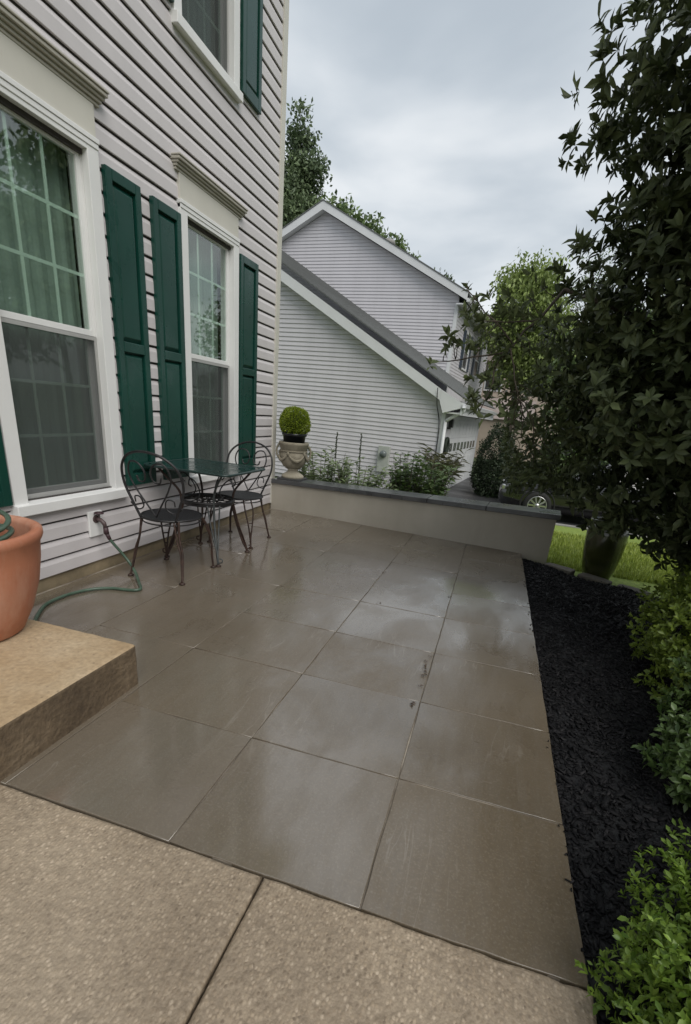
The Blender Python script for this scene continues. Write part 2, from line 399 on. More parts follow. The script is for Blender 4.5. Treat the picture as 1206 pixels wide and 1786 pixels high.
# leaf litter and small debris caught along one joint
def debris():
    q = MB()
    for (x, y) in [(-0.15, 2.19), (-0.155, 2.24), (-0.15, 2.30), (-0.16, 2.34), (-0.148, 2.08), (-0.152, 2.40), (-0.17, 1.90), (-0.158, 1.92), (-0.60, 3.05), (-0.145, 3.42), (-0.15, 3.75), (-0.72, 3.72), (-0.155, 2.27)]:
        for _ in range(4):
            r = random.uniform(0.004, 0.012); a = random.uniform(0, PI); px, py = x+random.uniform(-.012, .012), y+random.uniform(-.02, .02)
            q.add([(px+r*math.cos(a), py+r*math.sin(a), 0.004), (px-r*0.4*math.sin(a), py+r*.4*math.cos(a), 0.008), (px-r*math.cos(a), py-r*math.sin(a), 0.003), (px+r*.4*math.sin(a), py-r*.4*math.cos(a), 0.0065)], [(0, 1, 2, 3)])
    return q
tag(debris().build('leaf_litter', simple('litter', (0.06, 0.038, 0.024), 0.7, 0.5, 60)), kind='stuff')

# ================================================================== WALKWAY (exposed aggregate slabs)
def mk_agg(name, tintc, strength=1.0):
    q = M_(name); co = q.coord()
    v1 = q.n('ShaderNodeTexVoronoi'); v1.inputs['Scale'].default_value = 105; q.L(q.coord((1, 0.8, 1)), v1.inputs[0])
    v2 = q.n('ShaderNodeTexVoronoi'); v2.inputs['Scale'].default_value = 170; q.L(co, v2.inputs[0])
    big = q.noise(2.2, 5, 0.6)
    hue = q.n('ShaderNodeSeparateColor'); q.L(v1.outputs['Color'], hue.inputs[0])
    peb = q.ramp(hue.outputs[0], [(0.0, (0.11, 0.086, 0.062)), (0.3, (0.23, 0.185, 0.135)), (0.62, (0.31, 0.255, 0.19)), (0.92, (0.40, 0.34, 0.27)), (1.0, (0.45, 0.39, 0.315))])
    mort = q.ramp(q.noise(40, 4), [(0.3, (0.17, 0.14, 0.105)), (0.7, (0.28, 0.235, 0.18))])
    c = q.mix(q.rng(v1.outputs['Distance'], 0.25, 0.55, 0.75, 0.0), mort, peb)
    c = q.mix(q.rng(big, 0.35, 0.62, 0.42, 0.0), c, (0.11, 0.09, 0.068)); c = q.mix(q.rng(q.noise(7, 6, .7), .60, .72, 0, .5), c, (.10, .085, .072)); c = q.mix(q.rng(q.noise(1.1, 3), .5, .7, 0, .25), c, (.40, .36, .30))
    c = q.mix(1.0, c, tintc, 'MULTIPLY'); c = q.mix(q.rng(q.noise(300, 3), .3, .7, .2, 0), c, (.09, .07, .05))
    q.set(Base_Color=c, Roughness=q.rng(big, 0.3, 0.7, 0.42, 0.7))
    h = q.op('SUBTRACT', q.op('MULTIPLY', q.noise(28, 5), 0.9), q.op('ADD', v1.outputs['Distance'], q.op('MULTIPLY', v2.outputs['Distance'], 0.4)))
    q.bump(h, 0.6*strength, 0.0032); return q.m
MAT['agg'] = mk_agg('exposed_aggregate', (1.36, 1.29, 1.20))
walk = empty('walkway', (-0.4, 0.3, 0)); tag(walk, kind='structure')
def slab(x0, x1, y0, y1):
    q = MB(); n = 26; per = []
    for (ax, ay, bx, by) in ((x0, y0, x1, y0), (x1, y0, x1, y1), (x1, y1, x0, y1), (x0, y1, x0, y0)):
        for i in range(n):
            t = i/n; per.append((ax+(bx-ax)*t+random.uniform(-.0022, .0022), ay+(by-ay)*t+random.uniform(-.0022, .0022)))
    N = len(per); cxm, cym = (x0+x1)/2, (y0+y1)/2
    vs = []
    for d, z in ((0, -0.12), (0, -0.006), (0.004, -0.0015), (0.011, 0.001)):
        for p in per:
            sx = 1 if p[0] < cxm else -1; sy = 1 if p[1] < cym else -1
            fx = d if abs(abs(p[0]-cxm)-(x1-x0)/2) < 0.01 else 0; fy = d if abs(abs(p[1]-cym)-(y1-y0)/2) < 0.01 else 0
            vs.append((p[0]+sx*fx, p[1]+sy*fy, z+random.uniform(-.0008, .0008)))
    fs = []
    for k in range(3): fs += [(k*N+i, k*N+(i+1) % N, (k+1)*N+(i+1) % N, (k+1)*N+i) for i in range(N)]
    fs.append(tuple(3*N+i for i in range(N))); q.add(vs, fs, False); q.smooth[N:3*N] = [True]*(2*N)
    o = q.build('concrete_slab', MAT['agg'], walk); o.location = (0.4, -0.3, 0)
slab(-1.85, -0.419, -1.5, 0.8895); slab(-0.411, 0.458, -1.5, 0.8895)
ob = MB().box(-1.86, 0.44, -1.5, 0.894, -0.2, -0.03).build('joint_filler', MAT['joint'], walk); ob.location = (0.4, -0.3, 0)

# ================================================================== FRONT STEP
def mk_step():
    q = M_('step_concrete'); big = q.noise(2.6, 6, 0.62); f = q.noise(55, 4)
    geo = q.n('ShaderNodeSeparateXYZ'); q.L(q.n('ShaderNodeNewGeometry').outputs['Normal'], geo.inputs[0])
    c = q.ramp(big, [(0.25, (0.25, 0.165, 0.088)), (0.5, (0.42, 0.305, 0.18)), (0.75, (0.53, 0.42, 0.28))])
    c = q.mix(q.rng(f, 0.3, 0.7, 0.35, 0.0), c, (0.10, 0.07, 0.045))
    pit = q.vor(26, q.coord((1, 1, 1.6)))
    c = q.mix(q.rng(pit, 0.05, 0.16, 0.45, 0.0), c, (0.09, 0.065, 0.045))
    q.set(Base_Color=c, Roughness=0.72); q.bump(q.op('ADD', q.op('MULTIPLY', q.noise(9, 6, 0.7), 0.5), q.op('MULTIPLY', f, 0.5)), 0.5, 0.008); return q.m
MAT['step'] = mk_step()
def rough_block(x0, x1, y0, y1, z0, z1, nx, ny, nz_, amp):
    bm = bmesh.new(); bmesh.ops.create_cube(bm, size=1)
    bmesh.ops.subdivide_edges(bm, edges=bm.edges[:], cuts=11, use_grid_fill=True)
    for v in bm.verts:
        v.co = Vector((x0+(v.co.x+.5)*(x1-x0), y0+(v.co.y+.5)*(y1-y0), z0+(v.co.z+.5)*(z1-z0)))
    me = bpy.data.meshes.new('step'); bm.to_mesh(me); bm.free(); return me
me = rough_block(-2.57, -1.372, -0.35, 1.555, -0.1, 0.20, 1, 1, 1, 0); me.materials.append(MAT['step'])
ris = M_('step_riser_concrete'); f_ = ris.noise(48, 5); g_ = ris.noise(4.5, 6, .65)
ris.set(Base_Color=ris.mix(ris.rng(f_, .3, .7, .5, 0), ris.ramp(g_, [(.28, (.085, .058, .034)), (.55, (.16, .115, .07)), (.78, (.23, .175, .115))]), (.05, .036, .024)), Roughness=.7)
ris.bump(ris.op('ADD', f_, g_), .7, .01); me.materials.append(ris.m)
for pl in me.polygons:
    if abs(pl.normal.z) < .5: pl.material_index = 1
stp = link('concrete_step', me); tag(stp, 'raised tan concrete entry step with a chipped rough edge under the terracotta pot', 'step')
bev(stp, 0.014, 3)
sub = stp.modifiers.new('sub', 'SUBSURF'); sub.subdivision_type = 'SIMPLE'; sub.levels = sub.render_levels = 3
tx = bpy.data.textures.new('chip', 'CLOUDS'); tx.noise_scale = 0.045; tx.noise_depth = 3
dm = stp.modifiers.new('disp', 'DISPLACE'); dm.texture = tx; dm.strength = 0.005; dm.mid_level = 0.5; dm.texture_coords = 'GLOBAL'

# ================================================================== OUR HOUSE
HX = -2.5936; PC = 0.1146; Z0 = 0.079
house = empty('sided_house', (HX, 2.0, -0.1))
tag(house, 'pale lilac grey clapboard house with green shutters beside the patio', 'house')
def HP(o): o.location = (-HX, -2.0, 0.1) if False else (0-HX, 0-2.0, 0+0.1); return o
def hb(mb, name, mat, bevel=0, parent=None, loc=True):
    o = mb.build(name, mat, parent or house, bevel)
    if (parent is None or parent is house): o.location = (-HX, -2.0, 0.1)
    return o
WIN = [(2.06, 2.93, 0.49, 2.60), (3.72, 4.59, 0.49, 2.60), (3.72, 4.59, 3.555, 5.35)]
HY0, HY1, HZ1 = -1.6, 5.50, 5.95
# shell with real openings
def opening(w): return (w[0]+.075, w[1]-.075, w[2]+.09, w[3]-.10)
OPN = [opening(w) for w in WIN]
ys = sorted({HY0, HY1-.005}|{o[0] for o in OPN}|{o[1] for o in OPN}); zs = sorted({Z0, HZ1}|{o[2] for o in OPN}|{o[3] for o in OPN})
q = MB(); xs_ = HX-0.02
for ya, yb in zip(ys[:-1], ys[1:]):
    for za, zb in zip(zs[:-1], zs[1:]):
        if any(ya >= o[0]-1e-6 and yb <= o[1]+1e-6 and za >= o[2]-1e-6 and zb <= o[3]+1e-6 for o in OPN): continue
        q.add([(xs_, ya, za), (xs_, yb, za), (xs_, yb, zb), (xs_, ya, zb)], [(0, 1, 2, 3)])
        q.add([(xs_-.11, ya, za), (xs_-.11, yb, za), (xs_-.11, yb, zb), (xs_-.11, ya, zb)], [(3, 2, 1, 0)])
for a, b, c, d in OPN:
    for y in (a, b): q.add([(xs_, y, c), (xs_-.11, y, c), (xs_-.11, y, d), (xs_, y, d)], [(0, 1, 2, 3)])
    for z in (c, d): q.add([(xs_, a, z), (xs_-.11, a, z), (xs_-.11, b, z), (xs_, b, z)], [(0, 1, 2, 3)])
X1 = HX-8
q.add([(xs_, HY0, -.1), (X1, HY0, -.1), (X1, HY1-.005, -.1), (xs_, HY1-.005, -.1), (xs_, HY0, HZ1), (X1, HY0, HZ1), (X1, HY1-.005, HZ1), (xs_, HY1-.005, HZ1)], [(0, 1, 5, 4), (1, 2, 6, 5), (2, 3, 7, 6), (4, 5, 6, 7), (0, 3, 2, 1)])
hb(q, 'wall', MAT['sheath'])
hb(MB().box(HX-.06, HX-.022, HY0, HY1-.02, -0.2, Z0+.004), 'foundation', MAT['found'])
# clapboards, one object per board piece
prof = [(-.016, .001), (-.0015, 0), (0.0, .003), (-.0015, .072), (-.0045, .080), (-.0125, PC-.015), (-.0175, PC-.013)]
NB = int((HZ1-Z0)/PC)
for k in range(NB):
    z = Z0+k*PC; segs = [(HY0, HY1-.075)]
    for o in OPN:
        if z+PC > o[2] and z < o[3]:
            segs = [s for a, b in segs for s in ((a, min(b, o[0])), (max(a, o[1]), b)) if s[1]-s[0] > .01]
    cut = []
    for a, b in segs:
        if b-a > 2.2:
            c_ = HY0+2.1+((k*1.37) % 1.0)*2.6
            if a+.4 < c_ < b-.4: cut += [(a, c_, 0), (c_-.02, b, .0014)]; continue
        cut.append((a, b, 0))
    for a, b, ofs in cut:
        dz = random.uniform(-.0012, .0012); q = MB(); n = len(prof); nseg = max(2, int((b-a)/.5)); vs = []
        for i in range(nseg+1):
            y = a+(b-a)*i/nseg; wv = random.uniform(-.0009, .0009)
            vs += [(HX-.004+px+wv+ofs, y, z+pz+dz) for px, pz in prof]
        fs = [(i*n+j, (i+1)*n+j, (i+1)*n+j+1, i*n+j+1) for i in range(nseg) for j in range(n-1)]
        q.add(vs, fs, False); hb(q, 'siding_board', MAT['siding'])
q = MB().box(HX-.02, HX+.006, HY1-.08, HY1+.012, Z0-.01, HZ1).box(HX-.10, HX-.0205, HY1-.004, HY1+.012, Z0-.01, HZ1)
hb(q, 'corner_post', MAT['cream'], 0.003)
hb(MB().box(HX-.02, HX+.45, HY0-.3, HY1+.3, HZ1, HZ1+.03).box(HX+.45, HX+.48, HY0-.3, HY1+.3, HZ1-.02, HZ1+.2), 'soffit', MAT['trim'])
MAT['shingle'] = None
def mk_shingle():
    q = M_('grey_shingle'); n1 = q.noise(1.0, 4); 
    br = q.n('ShaderNodeTexBrick'); q.L(q.coord((1, 1, 1), 'Object'), br.inputs[0]); br.inputs['Scale'].default_value = 1.0
    c = q.ramp(q.noise(30, 4), [(0.3, (0.095, 0.10, 0.10)), (0.7, (0.155, 0.16, 0.158))])
    c = q.mix(q.rng(n1, 0.35, 0.65, 0.35, 0.0), c, (0.085, 0.09, 0.085))
    q.set(Base_Color=c, Roughness=0.75); q.bump(q.noise(40, 3), 0.5, 0.01); return q.m
MAT['shingle'] = mk_shingle()
hb(MB().prism([(HX+.5, HZ1+.2), (HX-4, HZ1+2.6), (HX-8.5, HZ1+.2)], 'y', HY0-.3, HY1+.3), 'roof', MAT['shingle'])

def window(w, simple_=False):
    y0, y1, z0, z1 = w            # outer casing, z0 = underside of sill, z1 = top of head casing
    C = 0.088
    q = MB()
    xf = HX+.016
    q.box(HX-.03, xf, y0, y0+C, z0+.075, z1); q.box(HX-.03, xf, y1-C, y1, z0+.075, z1)
    q.box(HX-.03, xf, y0+C, y1-C, z1-.075, z1)
    win = q.build('window', MAT['trim'], house, 0.003); win.location = (-HX, -2.0, 0.1)
    hb(MB().box(HX-.03, HX+.026, y0-.004, y1+.004, z1-.022, z1+.004).box(HX-.03, HX+.021, y0, y1, z1-.05, z1-.0225), 'head_moulding', MAT['trim'], .003, win)
    # sill with sloping top
    hb(MB().prism([(HX-.085, z0+.10), (HX+.045, z0+.072), (HX+.045, z0), (HX-.02, z0)], 'x', 0, 0) if False else MB().prism([(HX-.085, z0+.092), (HX+.045, z0+.074), (HX+.045, z0+.012), (HX-.02, z0+.012)], 'y', y0-.008, y1+.008), 'sill', MAT['trim'], .004, win)
    # jambs
    ia, ib, it, ibm = y0+C, y1-C, z1-.075, z0+.09
    q = MB().box(HX-.125, HX-.0305, ia-.013, ia, ibm, it).box(HX-.125, HX-.0305, ib, ib+.013, ibm, it).box(HX-.125, HX-.0305, ia, ib, it, it+.013).box(HX-.125, HX-.0305, ia-.013, ib+.013, ibm-.02, ibm)
    hb(q, 'jamb', MAT['trim'], 0, win)
    # header panel and crown
    if not simple_:
        hb(MB().box(HX-.03, HX+.011, y0+.004, y1-.004, z1+.004, z1+.165), 'header_panel', MAT['cream'], 0.002, win)
        q = MB(); base = z1+.165
        for i, (o, zz0, zz1) in enumerate(((.016, 0, .018), (.030, .0185, .036), (.046, .0365, .052), (.062, .0525, .072), (.07, .0725, .084))):
            q.box(HX-.03, HX+o, y0-.03-o*.5, y1+.03+o*.5, base+zz0, base+zz1)
        hb(q, 'crown_moulding', MAT['crown'], .004, win)
    zm = (it+ibm)/2+0.012
    # sashes: upper in front, lower set back
    F = 0.034
    def sash(xc, za, zb, name, topr, botr):
        q = MB(); xa, xb = xc-.016, xc+.016
        q.box(xa, xb, ia, ia+F, za, zb); q.box(xa, xb, ib-F, ib, za, zb)
        q.box(xa, xb, ia+F, ib-F, za, za+botr); q.box(xa, xb, ia+F, ib-F, zb-topr, zb)
        hb(q, name, MAT['trim'], .002, win)
        hb(MB().box(xc-.003, xc+.003, ia+F-.004, ib-F+.004, za+botr-.004, zb-topr+.004), 'pane', MAT['glass'], 0, win)
        ga, gb, gza, gzb = ia+F, ib-F, za+botr, zb-topr
        for i in (1, 2):
            yy = ga+(gb-ga)*i/3; hb(MB().box(xc-.011, xc-.005, yy-.009, yy+.009, gza, gzb), 'muntin', MAT['muntin'], 0, win)
            zz = gza+(gzb-gza)*i/3; hb(MB().box(xc-.0115, xc-.0055, ga, gb, zz-.009, zz+.009), 'muntin', MAT['muntin'], 0, win)
        return ga, gb, gza, gzb
    sash(HX-.056, zm-.018, it-.002, 'upper_sash', .036, .034)
    ga, gb, gza, gzb = sash(HX-.092, ibm+.002, zm+.016, 'lower_sash', .034, .046)
    # insect screen in front of the lower half
    q = MB().box(HX-.046, HX-.036, ia, ia+.022, ibm, zm-.02).box(HX-.046, HX-.036, ib-.022, ib, ibm, zm-.02).box(HX-.046, HX-.036, ia+.022, ib-.022, ibm, ibm+.026).box(HX-.046, HX-.036, ia+.022, ib-.022, zm-.042, zm-.02)
    hb(q, 'screen_frame', simple('grey_screen_frame', (0.36, 0.36, 0.35), .5, .05), 0, win)
    q = MB().add([(HX-.041, ia+.02, ibm+.02), (HX-.041, ib-.02, ibm+.02), (HX-.041, ib-.02, zm-.03), (HX-.041, ia+.02, zm-.03)], [(0, 1, 2, 3)])
    hb(q, 'screen', MAT['screen'], 0, win)
    # sheer curtain with folds
    q = MB(); n = 60; vs = []
    for i in range(n+1):
        y = ia-.04+(ib-ia+.08)*i/n; x = HX-.185+.008*math.sin(i*0.83)+.005*math.sin(i*2.1+1)
        for zz in (ibm-.02, (ibm+it)/2, it+.02): vs.append((x+random.uniform(-.002, .002), y, zz))
    fs = [(i*3+j, (i+1)*3+j, (i+1)*3+j+1, i*3+j+1) for i in range(n) for j in range(2)]
    q.add(vs, fs, True); hb(q, 'curtain', MAT['curtain'], 0, win)
    return win
window(WIN[0]); window(WIN[1]); window(WIN[2])

def shutter(y0, y1, z0, z1, rail=0.49):
    q = MB(); st, t = .052, .034; xa = HX-.008; zr = z0+(z1-z0)*rail
    sh = MB().box(xa, xa+t, y0, y0+st, z0, z1).box(xa, xa+t, y1-st, y1, z0, z1).box(xa, xa+t, y0+st, y1-st, z0, z0+.085).box(xa, xa+t, y0+st, y1-st, z1-.062, z1).box(xa, xa+t, y0+st, y1-st, zr-.032, zr+.032)
    o = hb(sh, 'shutter', MAT['shutter'], .004)
    for a, b in ((z0+.085, zr-.032), (zr+.032, z1-.062)):
        g = .03; p = MB(); ya, yb = y0+st-.004, y1-st+.004
        # raised panel: low rim, bevelled rise, flat field
        rings = [(0, .006), (.004, .006), (g, .024), (g+.004, .0245)]
        vs = []
        for d, e in rings: vs += [(xa+e, ya+d, a+d), (xa+e, yb-d, a+d), (xa+e, yb-d, b-d), (xa+e, ya+d, b-d)]
        fs = [(k*4+i, k*4+(i+1) % 4, k*4+4+(i+1) % 4, k*4+4+i) for k in range(3) for i in range(4)]+[(12, 13, 14, 15)]
        p.add(vs, fs); hb(p, 'raised_panel', MAT['shutter'], 0, o)
    return o
for (a, b) in ((1.735, 2.045), (2.965, 3.275), (3.395, 3.712), (4.607, 4.955)): shutter(a, b, .572, 2.505)
shutter(3.40, 3.712, 3.66, 5.35); shutter(4.625, 4.958, 3.66, 5.35)

# spigot on its mounting block
q = MB().box(HX-.006, HX+.012, 2.575, 2.695, .262, .44); blk = hb(q, 'spigot_block', MAT['trim'], .005)
sp = MB().tube([(HX+.012, 2.635, .385), (HX+.05, 2.635, .383), (HX+.075, 2.636, .365), (HX+.085, 2.637, .335)], [.013, .014, .015, .012], 10)
sp.tube([(HX+.04, 2.635, .388), (HX+.042, 2.635, .425)], .006, 8)
sp.tube([(HX+.012, 2.635, .385), (HX+.018, 2.635, .385)], .028, 12)
hb(sp, 'faucet', simple('aged_brass', (0.075, 0.05, 0.05), .4, .3, 30), 0, blk)
hw = MB(); c = Vector((HX+.042, 2.635, .43))
hw.tube([c+Vector((.026*math.cos(a), .026*math.sin(a), 0)) for a in np.linspace(0, 2*PI, 13)[:-1]], .006, 6, closed=True)
for a in (0, PI/2): hw.tube([c-Vector((.024*math.cos(a), .024*math.sin(a), 0)), c+Vector((.024*math.cos(a), .024*math.sin(a), 0))], .005, 6)
hb(hw, 'faucet_handle', simple('dark_handle', (0.05, 0.025, 0.03), .5, .3, 30), 0, blk)

# ================================================================== GARDEN WALL
def mk_stucco():
    q = M_('stucco'); c = q.ramp(q.noise(1.6, 5, .6), [(0.3, (0.38, 0.345, 0.285)), (0.7, (0.46, 0.425, 0.36))])
    st = q.noise(1.0, 4, .6, q.coord((2.2, 2.2, .5)))
    c = q.mix(q.rng(st, .42, .66, 0, .28), c, (0.27, 0.24, 0.19)); q.set(Base_Color=c, Roughness=.8)
    q.bump(q.op('ADD', q.noise(120, 4), q.op('MULTIPLY', q.noise(9, 3), .8)), .3, .004); return q.m
MAT['stucco'] = mk_stucco()
def mk_coping():
    q = M_('wet_slate_coping'); n1 = q.noise(4, 5)
    q.set(Base_Color=q.ramp(n1, [(0.3, (0.045, 0.047, 0.05)), (0.7, (0.095, 0.098, 0.10))]), Roughness=q.rng(q.noise(5, 4), .3, .7, .22, .42), Coat_Weight=.5, Coat_Roughness=.18)
    q.bump(q.noise(14, 5), .3, .006); return q.m
MAT['coping'] = mk_coping()
ga = math.atan(-0.0945); gw = empty('garden_wall', (-2.6, 5.44, -.1), ga)
tag(gw, 'low beige stucco garden wall with slate coping closing off the patio', 'wall')
WL = 3.325; TH = .27
zt = lambda t: .322+.085*t/WL+.1      # local top, rises a little to the right
q = MB(); n = 14
vs = []
for i in range(n+1):
    t = WL*i/n
    vs += [(t, 0, -.15), (t, 0, zt(t)), (t, TH, zt(t)), (t, TH, -.9)]
fs = [(4*i+j, 4*i+4+j, 4*i+5+j, 4*i+1+j) for i in range(n) for j in range(3)]+[(0, 1, 2, 3), (4*n+3, 4*n+2, 4*n+1, 4*n)]
q.add(vs, fs); q.build('wall_body', MAT['stucco'], gw)
cuts = [0.01, .93, 1.98, 2.62, WL+.035]
for a, b in zip(cuts[:-1], cuts[1:]):
    q = MB(); o_ = random.uniform(-.003, .003); vs = []
    for t in (a+.002, b-.002):
        zz = zt(t)+.001
        vs += [(t, -.028+o_, zz), (t, TH+.03, zz), (t, TH+.03, zz+.052), (t, -.028+o_, zz+.052)]
    q.add(vs, [(0, 1, 2, 3)[::-1], (4, 5, 6, 7), (0, 1, 5, 4), (1, 2, 6, 5), (2, 3, 7, 6), (3, 0, 4, 7)]); q.build('coping_slab', MAT['coping'], gw, .005)
# ================================================================== NEIGHBOUR'S HOUSE (own axes: a = along gable wall, n = away from us)
NA, NN, NZ = -2.9, 13.43, -0.9
t6 = R_(-6)
nb = empty('gabled_house', (NA*math.cos(t6)-NN*math.sin(t6), NA*math.sin(t6)+NN*math.cos(t6), NZ), t6)
tag(nb, "neighbour's grey sided house with a steep gable and a garage wing in front", 'house')
def nbd(mb, name, mat, bevel=0, parent=None):
    o = mb.build(name, mat, parent or nb, bevel)
    if parent is None: o.location = (-NA, -NN, -NZ)
    return o
MAT['white_far'] = simple('white_fascia', (0.66, 0.67, 0.68), .45, .05, 2)
SL = 0.55                         # garage roof pitch
EA, EZ = -3.07, 1.74               # rake lower end on gable wall
def g_rake(a): return EZ+(EA-a)*SL  # underside of the garage rake
LP = .1146
def courses(z0, zmax, limits, nplane, mat, dz=0):
    k = 0; z = z0
    while z < zmax:
        lo, hi = limits(z), limits(min(z+LP, zmax))
        a0, b0 = lo; a1, b1 = hi
        if b0-a0 > .05:
            q = MB(); d = .024
            # lip, face
            vs = [(a0, nplane, z), (b0, nplane, z), (b0, nplane-d, z), (a0, nplane-d, z), (b1, nplane-.003, z+LP), (a1, nplane-.003, z+LP)]
            q.add(vs, [(0, 1, 2, 3), (3, 2, 4, 5)]); nbd(q, 'siding_board', mat)
        k += 1; z = z0+k*LP
AL = -14.0
# garage gable wall
def lim_g(z):
    r = -2.97
    if z > g_rake(r): r = EA-(z-EZ)/SL
    return (AL, r)
courses(-.82, 7.4, lambda z: (max(AL, -14), lim_g(z)[1]), 13.43, MAT['siding_far'])
q = MB().add([(AL, 13.45, -.95), (-2.9, 13.45, -.95), (-2.9, 13.45, g_rake(-2.9)), (AL, 13.45, g_rake(AL))], [(0, 1, 2, 3)])
q.box(AL, -2.92, 13.46, 19.8, -.95, 1.8)
nbd(q, 'wall', MAT['siding_far'])
nbd(MB().box(-2.985, -2.885, 13.395, 13.52, -.9, 1.5), 'corner_board', MAT['white_far'], .004)
# garage roof: shingles in courses
MAT['far_shingle'] = MAT['shingle']
RA0, RA1, N0, N1 = -14.0, -2.40, 13.12, 19.89
q = MB(); k = 0; a = RA1; step = .125
def r_top(a): return g_rake(a)+.43
while a > RA0:
    a2 = max(RA0, a-step); vs = []
    q.add([(a, N0, r_top(a)+.012), (a, N1, r_top(a)+.012), (a2, N1, r_top(a2)), (a2, N0, r_top(a2)), (a, N0, r_top(a)-.01), (a, N1, r_top(a)-.01)], [(0, 1, 2, 3), (4, 5, 1, 0)]); a = a2
q.add([(RA1, N0, r_top(RA1)-.03), (RA1, N1, r_top(RA1)-.03), (RA0, N1, r_top(RA0)-.03), (RA0, N0, r_top(RA0)-.03), (RA1, N0, r_top(RA1)), (RA0, N0, r_top(RA0))], [(3, 2, 1, 0), (0, 4, 5, 3)])
nbd(q, 'garage_roof', MAT['shingle'])
# rake board (wide white) and soffit under it
q = MB().prism([(RA0, g_rake(RA0)-.02), (EA+.02, EZ-.03), (EA+.02, EZ+.235), (RA0, g_rake(RA0)+.245)], 'y', N0+.03, N0+.06)
q.prism([(RA0, g_rake(RA0)+.01), (EA, EZ-.0), (EA, EZ+.02), (RA0, g_rake(RA0)+.03)], 'y', N0+.0601, 13.44)
nbd(q, 'rake_board', MAT['white_far'])
# boxed eave return and gutter
q = MB().prism([(EA+.022, EZ-.05), (-2.93, 1.40), (-2.46, 1.55), (-2.46, 1.69), (EA+.022, EZ+.23)], 'y', N0+.028, N0+.07)
nbd(q, 'eave_return', MAT['white_far'], .003)
q = MB().box(-2.93, -2.47, N0+.0705, N1, 1.40, 1.44).box(-2.47, -2.43, N0+.05, N1, 1.38, 1.70)
nbd(q, 'fascia', MAT['white_far'])
q = MB().prism([(-2.428, 1.66), (-2.428, 1.56), (-2.33, 1.56), (-2.30, 1.66), (-2.315, 1.66), (-2.34, 1.575), (-2.415, 1.575), (-2.415, 1.66)], 'y', N0-.02, N1)
nbd(q, 'gutter', MAT['white_far'])
q = MB().tube([(-2.38, 13.2, 1.58), (-2.40, 13.25, 1.48), (-2.72, 13.33, 1.30), (-2.85, 13.34, 1.2)], .048, 8).tube([(-2.85, 13.34, 1.22), (-2.85, 13.34, -.85)], .045, 8)
nbd(q, 'downspout', MAT['white_far'])
nbd(MB().tube(smooth_curve([(-3.13, 13.08, 2.0), (-3.12, 13.2, 1.6), (-3.10, 13.39, 1.4), (-3.02, 13.385, 1.05), (-3.005, 13.385, .3), (-3.0, 13.385, -.8)], 5), .012, 6), 'cable', MAT['iron'])
# electricity meter
mt = nbd(MB().box(-4.66, -4.32, 13.30, 13.42, -.35, .38), 'meter_box', simple('meter_grey', (.40, .42, .39), .5, .1, 8), .01)
nbd(MB().lathe([(.10, 0), (.10, .05), (.085, .09), (0.001, .1)], 20), 'meter_dial', simple('meter_glass', (.12, .14, .14), .15, .1, 8), 0, mt)
mt.children[0].location = (-4.49, 13.30, .16); mt.children[0].rotation_euler = (PI/2, 0, 0)
# street side of the garage: siding, door with a row of lights
k = 0; z = -.82
while z < 1.36:
    nbd(MB().add([(-2.9, 13.5, z), (-2.884, 13.5, z), (-2.884, 14.25, z), (-2.9, 14.25, z), (-2.897, 13.5, z+LP), (-2.897, 14.25, z+LP)], [(0, 1, 2, 3), (1, 4, 5, 2)]), 'siding_board', MAT['siding_far'])
    z += LP
nbd(MB().box(-2.92, -2.8985, 13.45, 19.89, -.95, 1.42), 'wall', MAT['siding_far'])
gd = nbd(MB().box(-2.8975, -2.85, 14.25, 14.36, -.85, 1.38).box(-2.8975, -2.85, 19.3, 19.41, -.85, 1.38).box(-2.8975, -2.85, 14.36, 19.3, 1.27, 1.38), 'garage_door', MAT['white_far'], .004)
for i in range(4):
    z0 = -.85+i*.53
    p = MB().box(-2.8965, -2.875, 14.36, 19.3, z0+.004, z0+.526)
    if i != 2:
        for j in range(8):
            y = 14.42+j*.61; p.box(-2.874, -2.866, y+.05, y+.52, z0+.09, z0+.44)
    pn = nbd(p, 'door_panel', MAT['white_far'], .004, gd)
for j in range(8):
    y = 14.42+j*.61
    for s in (0, 1):
        nbd(MB().box(-2.8745, -2.868, y+.07+s*.22, y+.24+s*.22, .36, .60), 'door_pane', simple('dark_pane', (.05, .055, .06), .1, .1, 5) if (j, s) == (0, 0) else bpy.data.materials['dark_pane'], 0, gd)
# wreath and a wall lamp by the garage door
wr = MB(); wr.tube([(-2.84, 13.87+.2*math.cos(a), .55+.2*math.sin(a)) for a in np.linspace(0, 2*PI, 17)[:-1]], .05, 7, closed=True)
o = wr.build('wreath', simple('wreath_green', (.02, .03, .02), .8, .4, 30)); o.location = (0, 0, 0); o.rotation_euler = (0, 0, t6)
tag(o, "dark wreath hung beside the neighbour's garage door", 'wreath')
lm = nbd(MB().box(-2.884, -2.80, 13.82, 13.93, 1.00, 1.05).box(-2.86, -2.74, 13.80, 13.95, 1.05, 1.27), 'wall_lamp', MAT['iron'], .01)
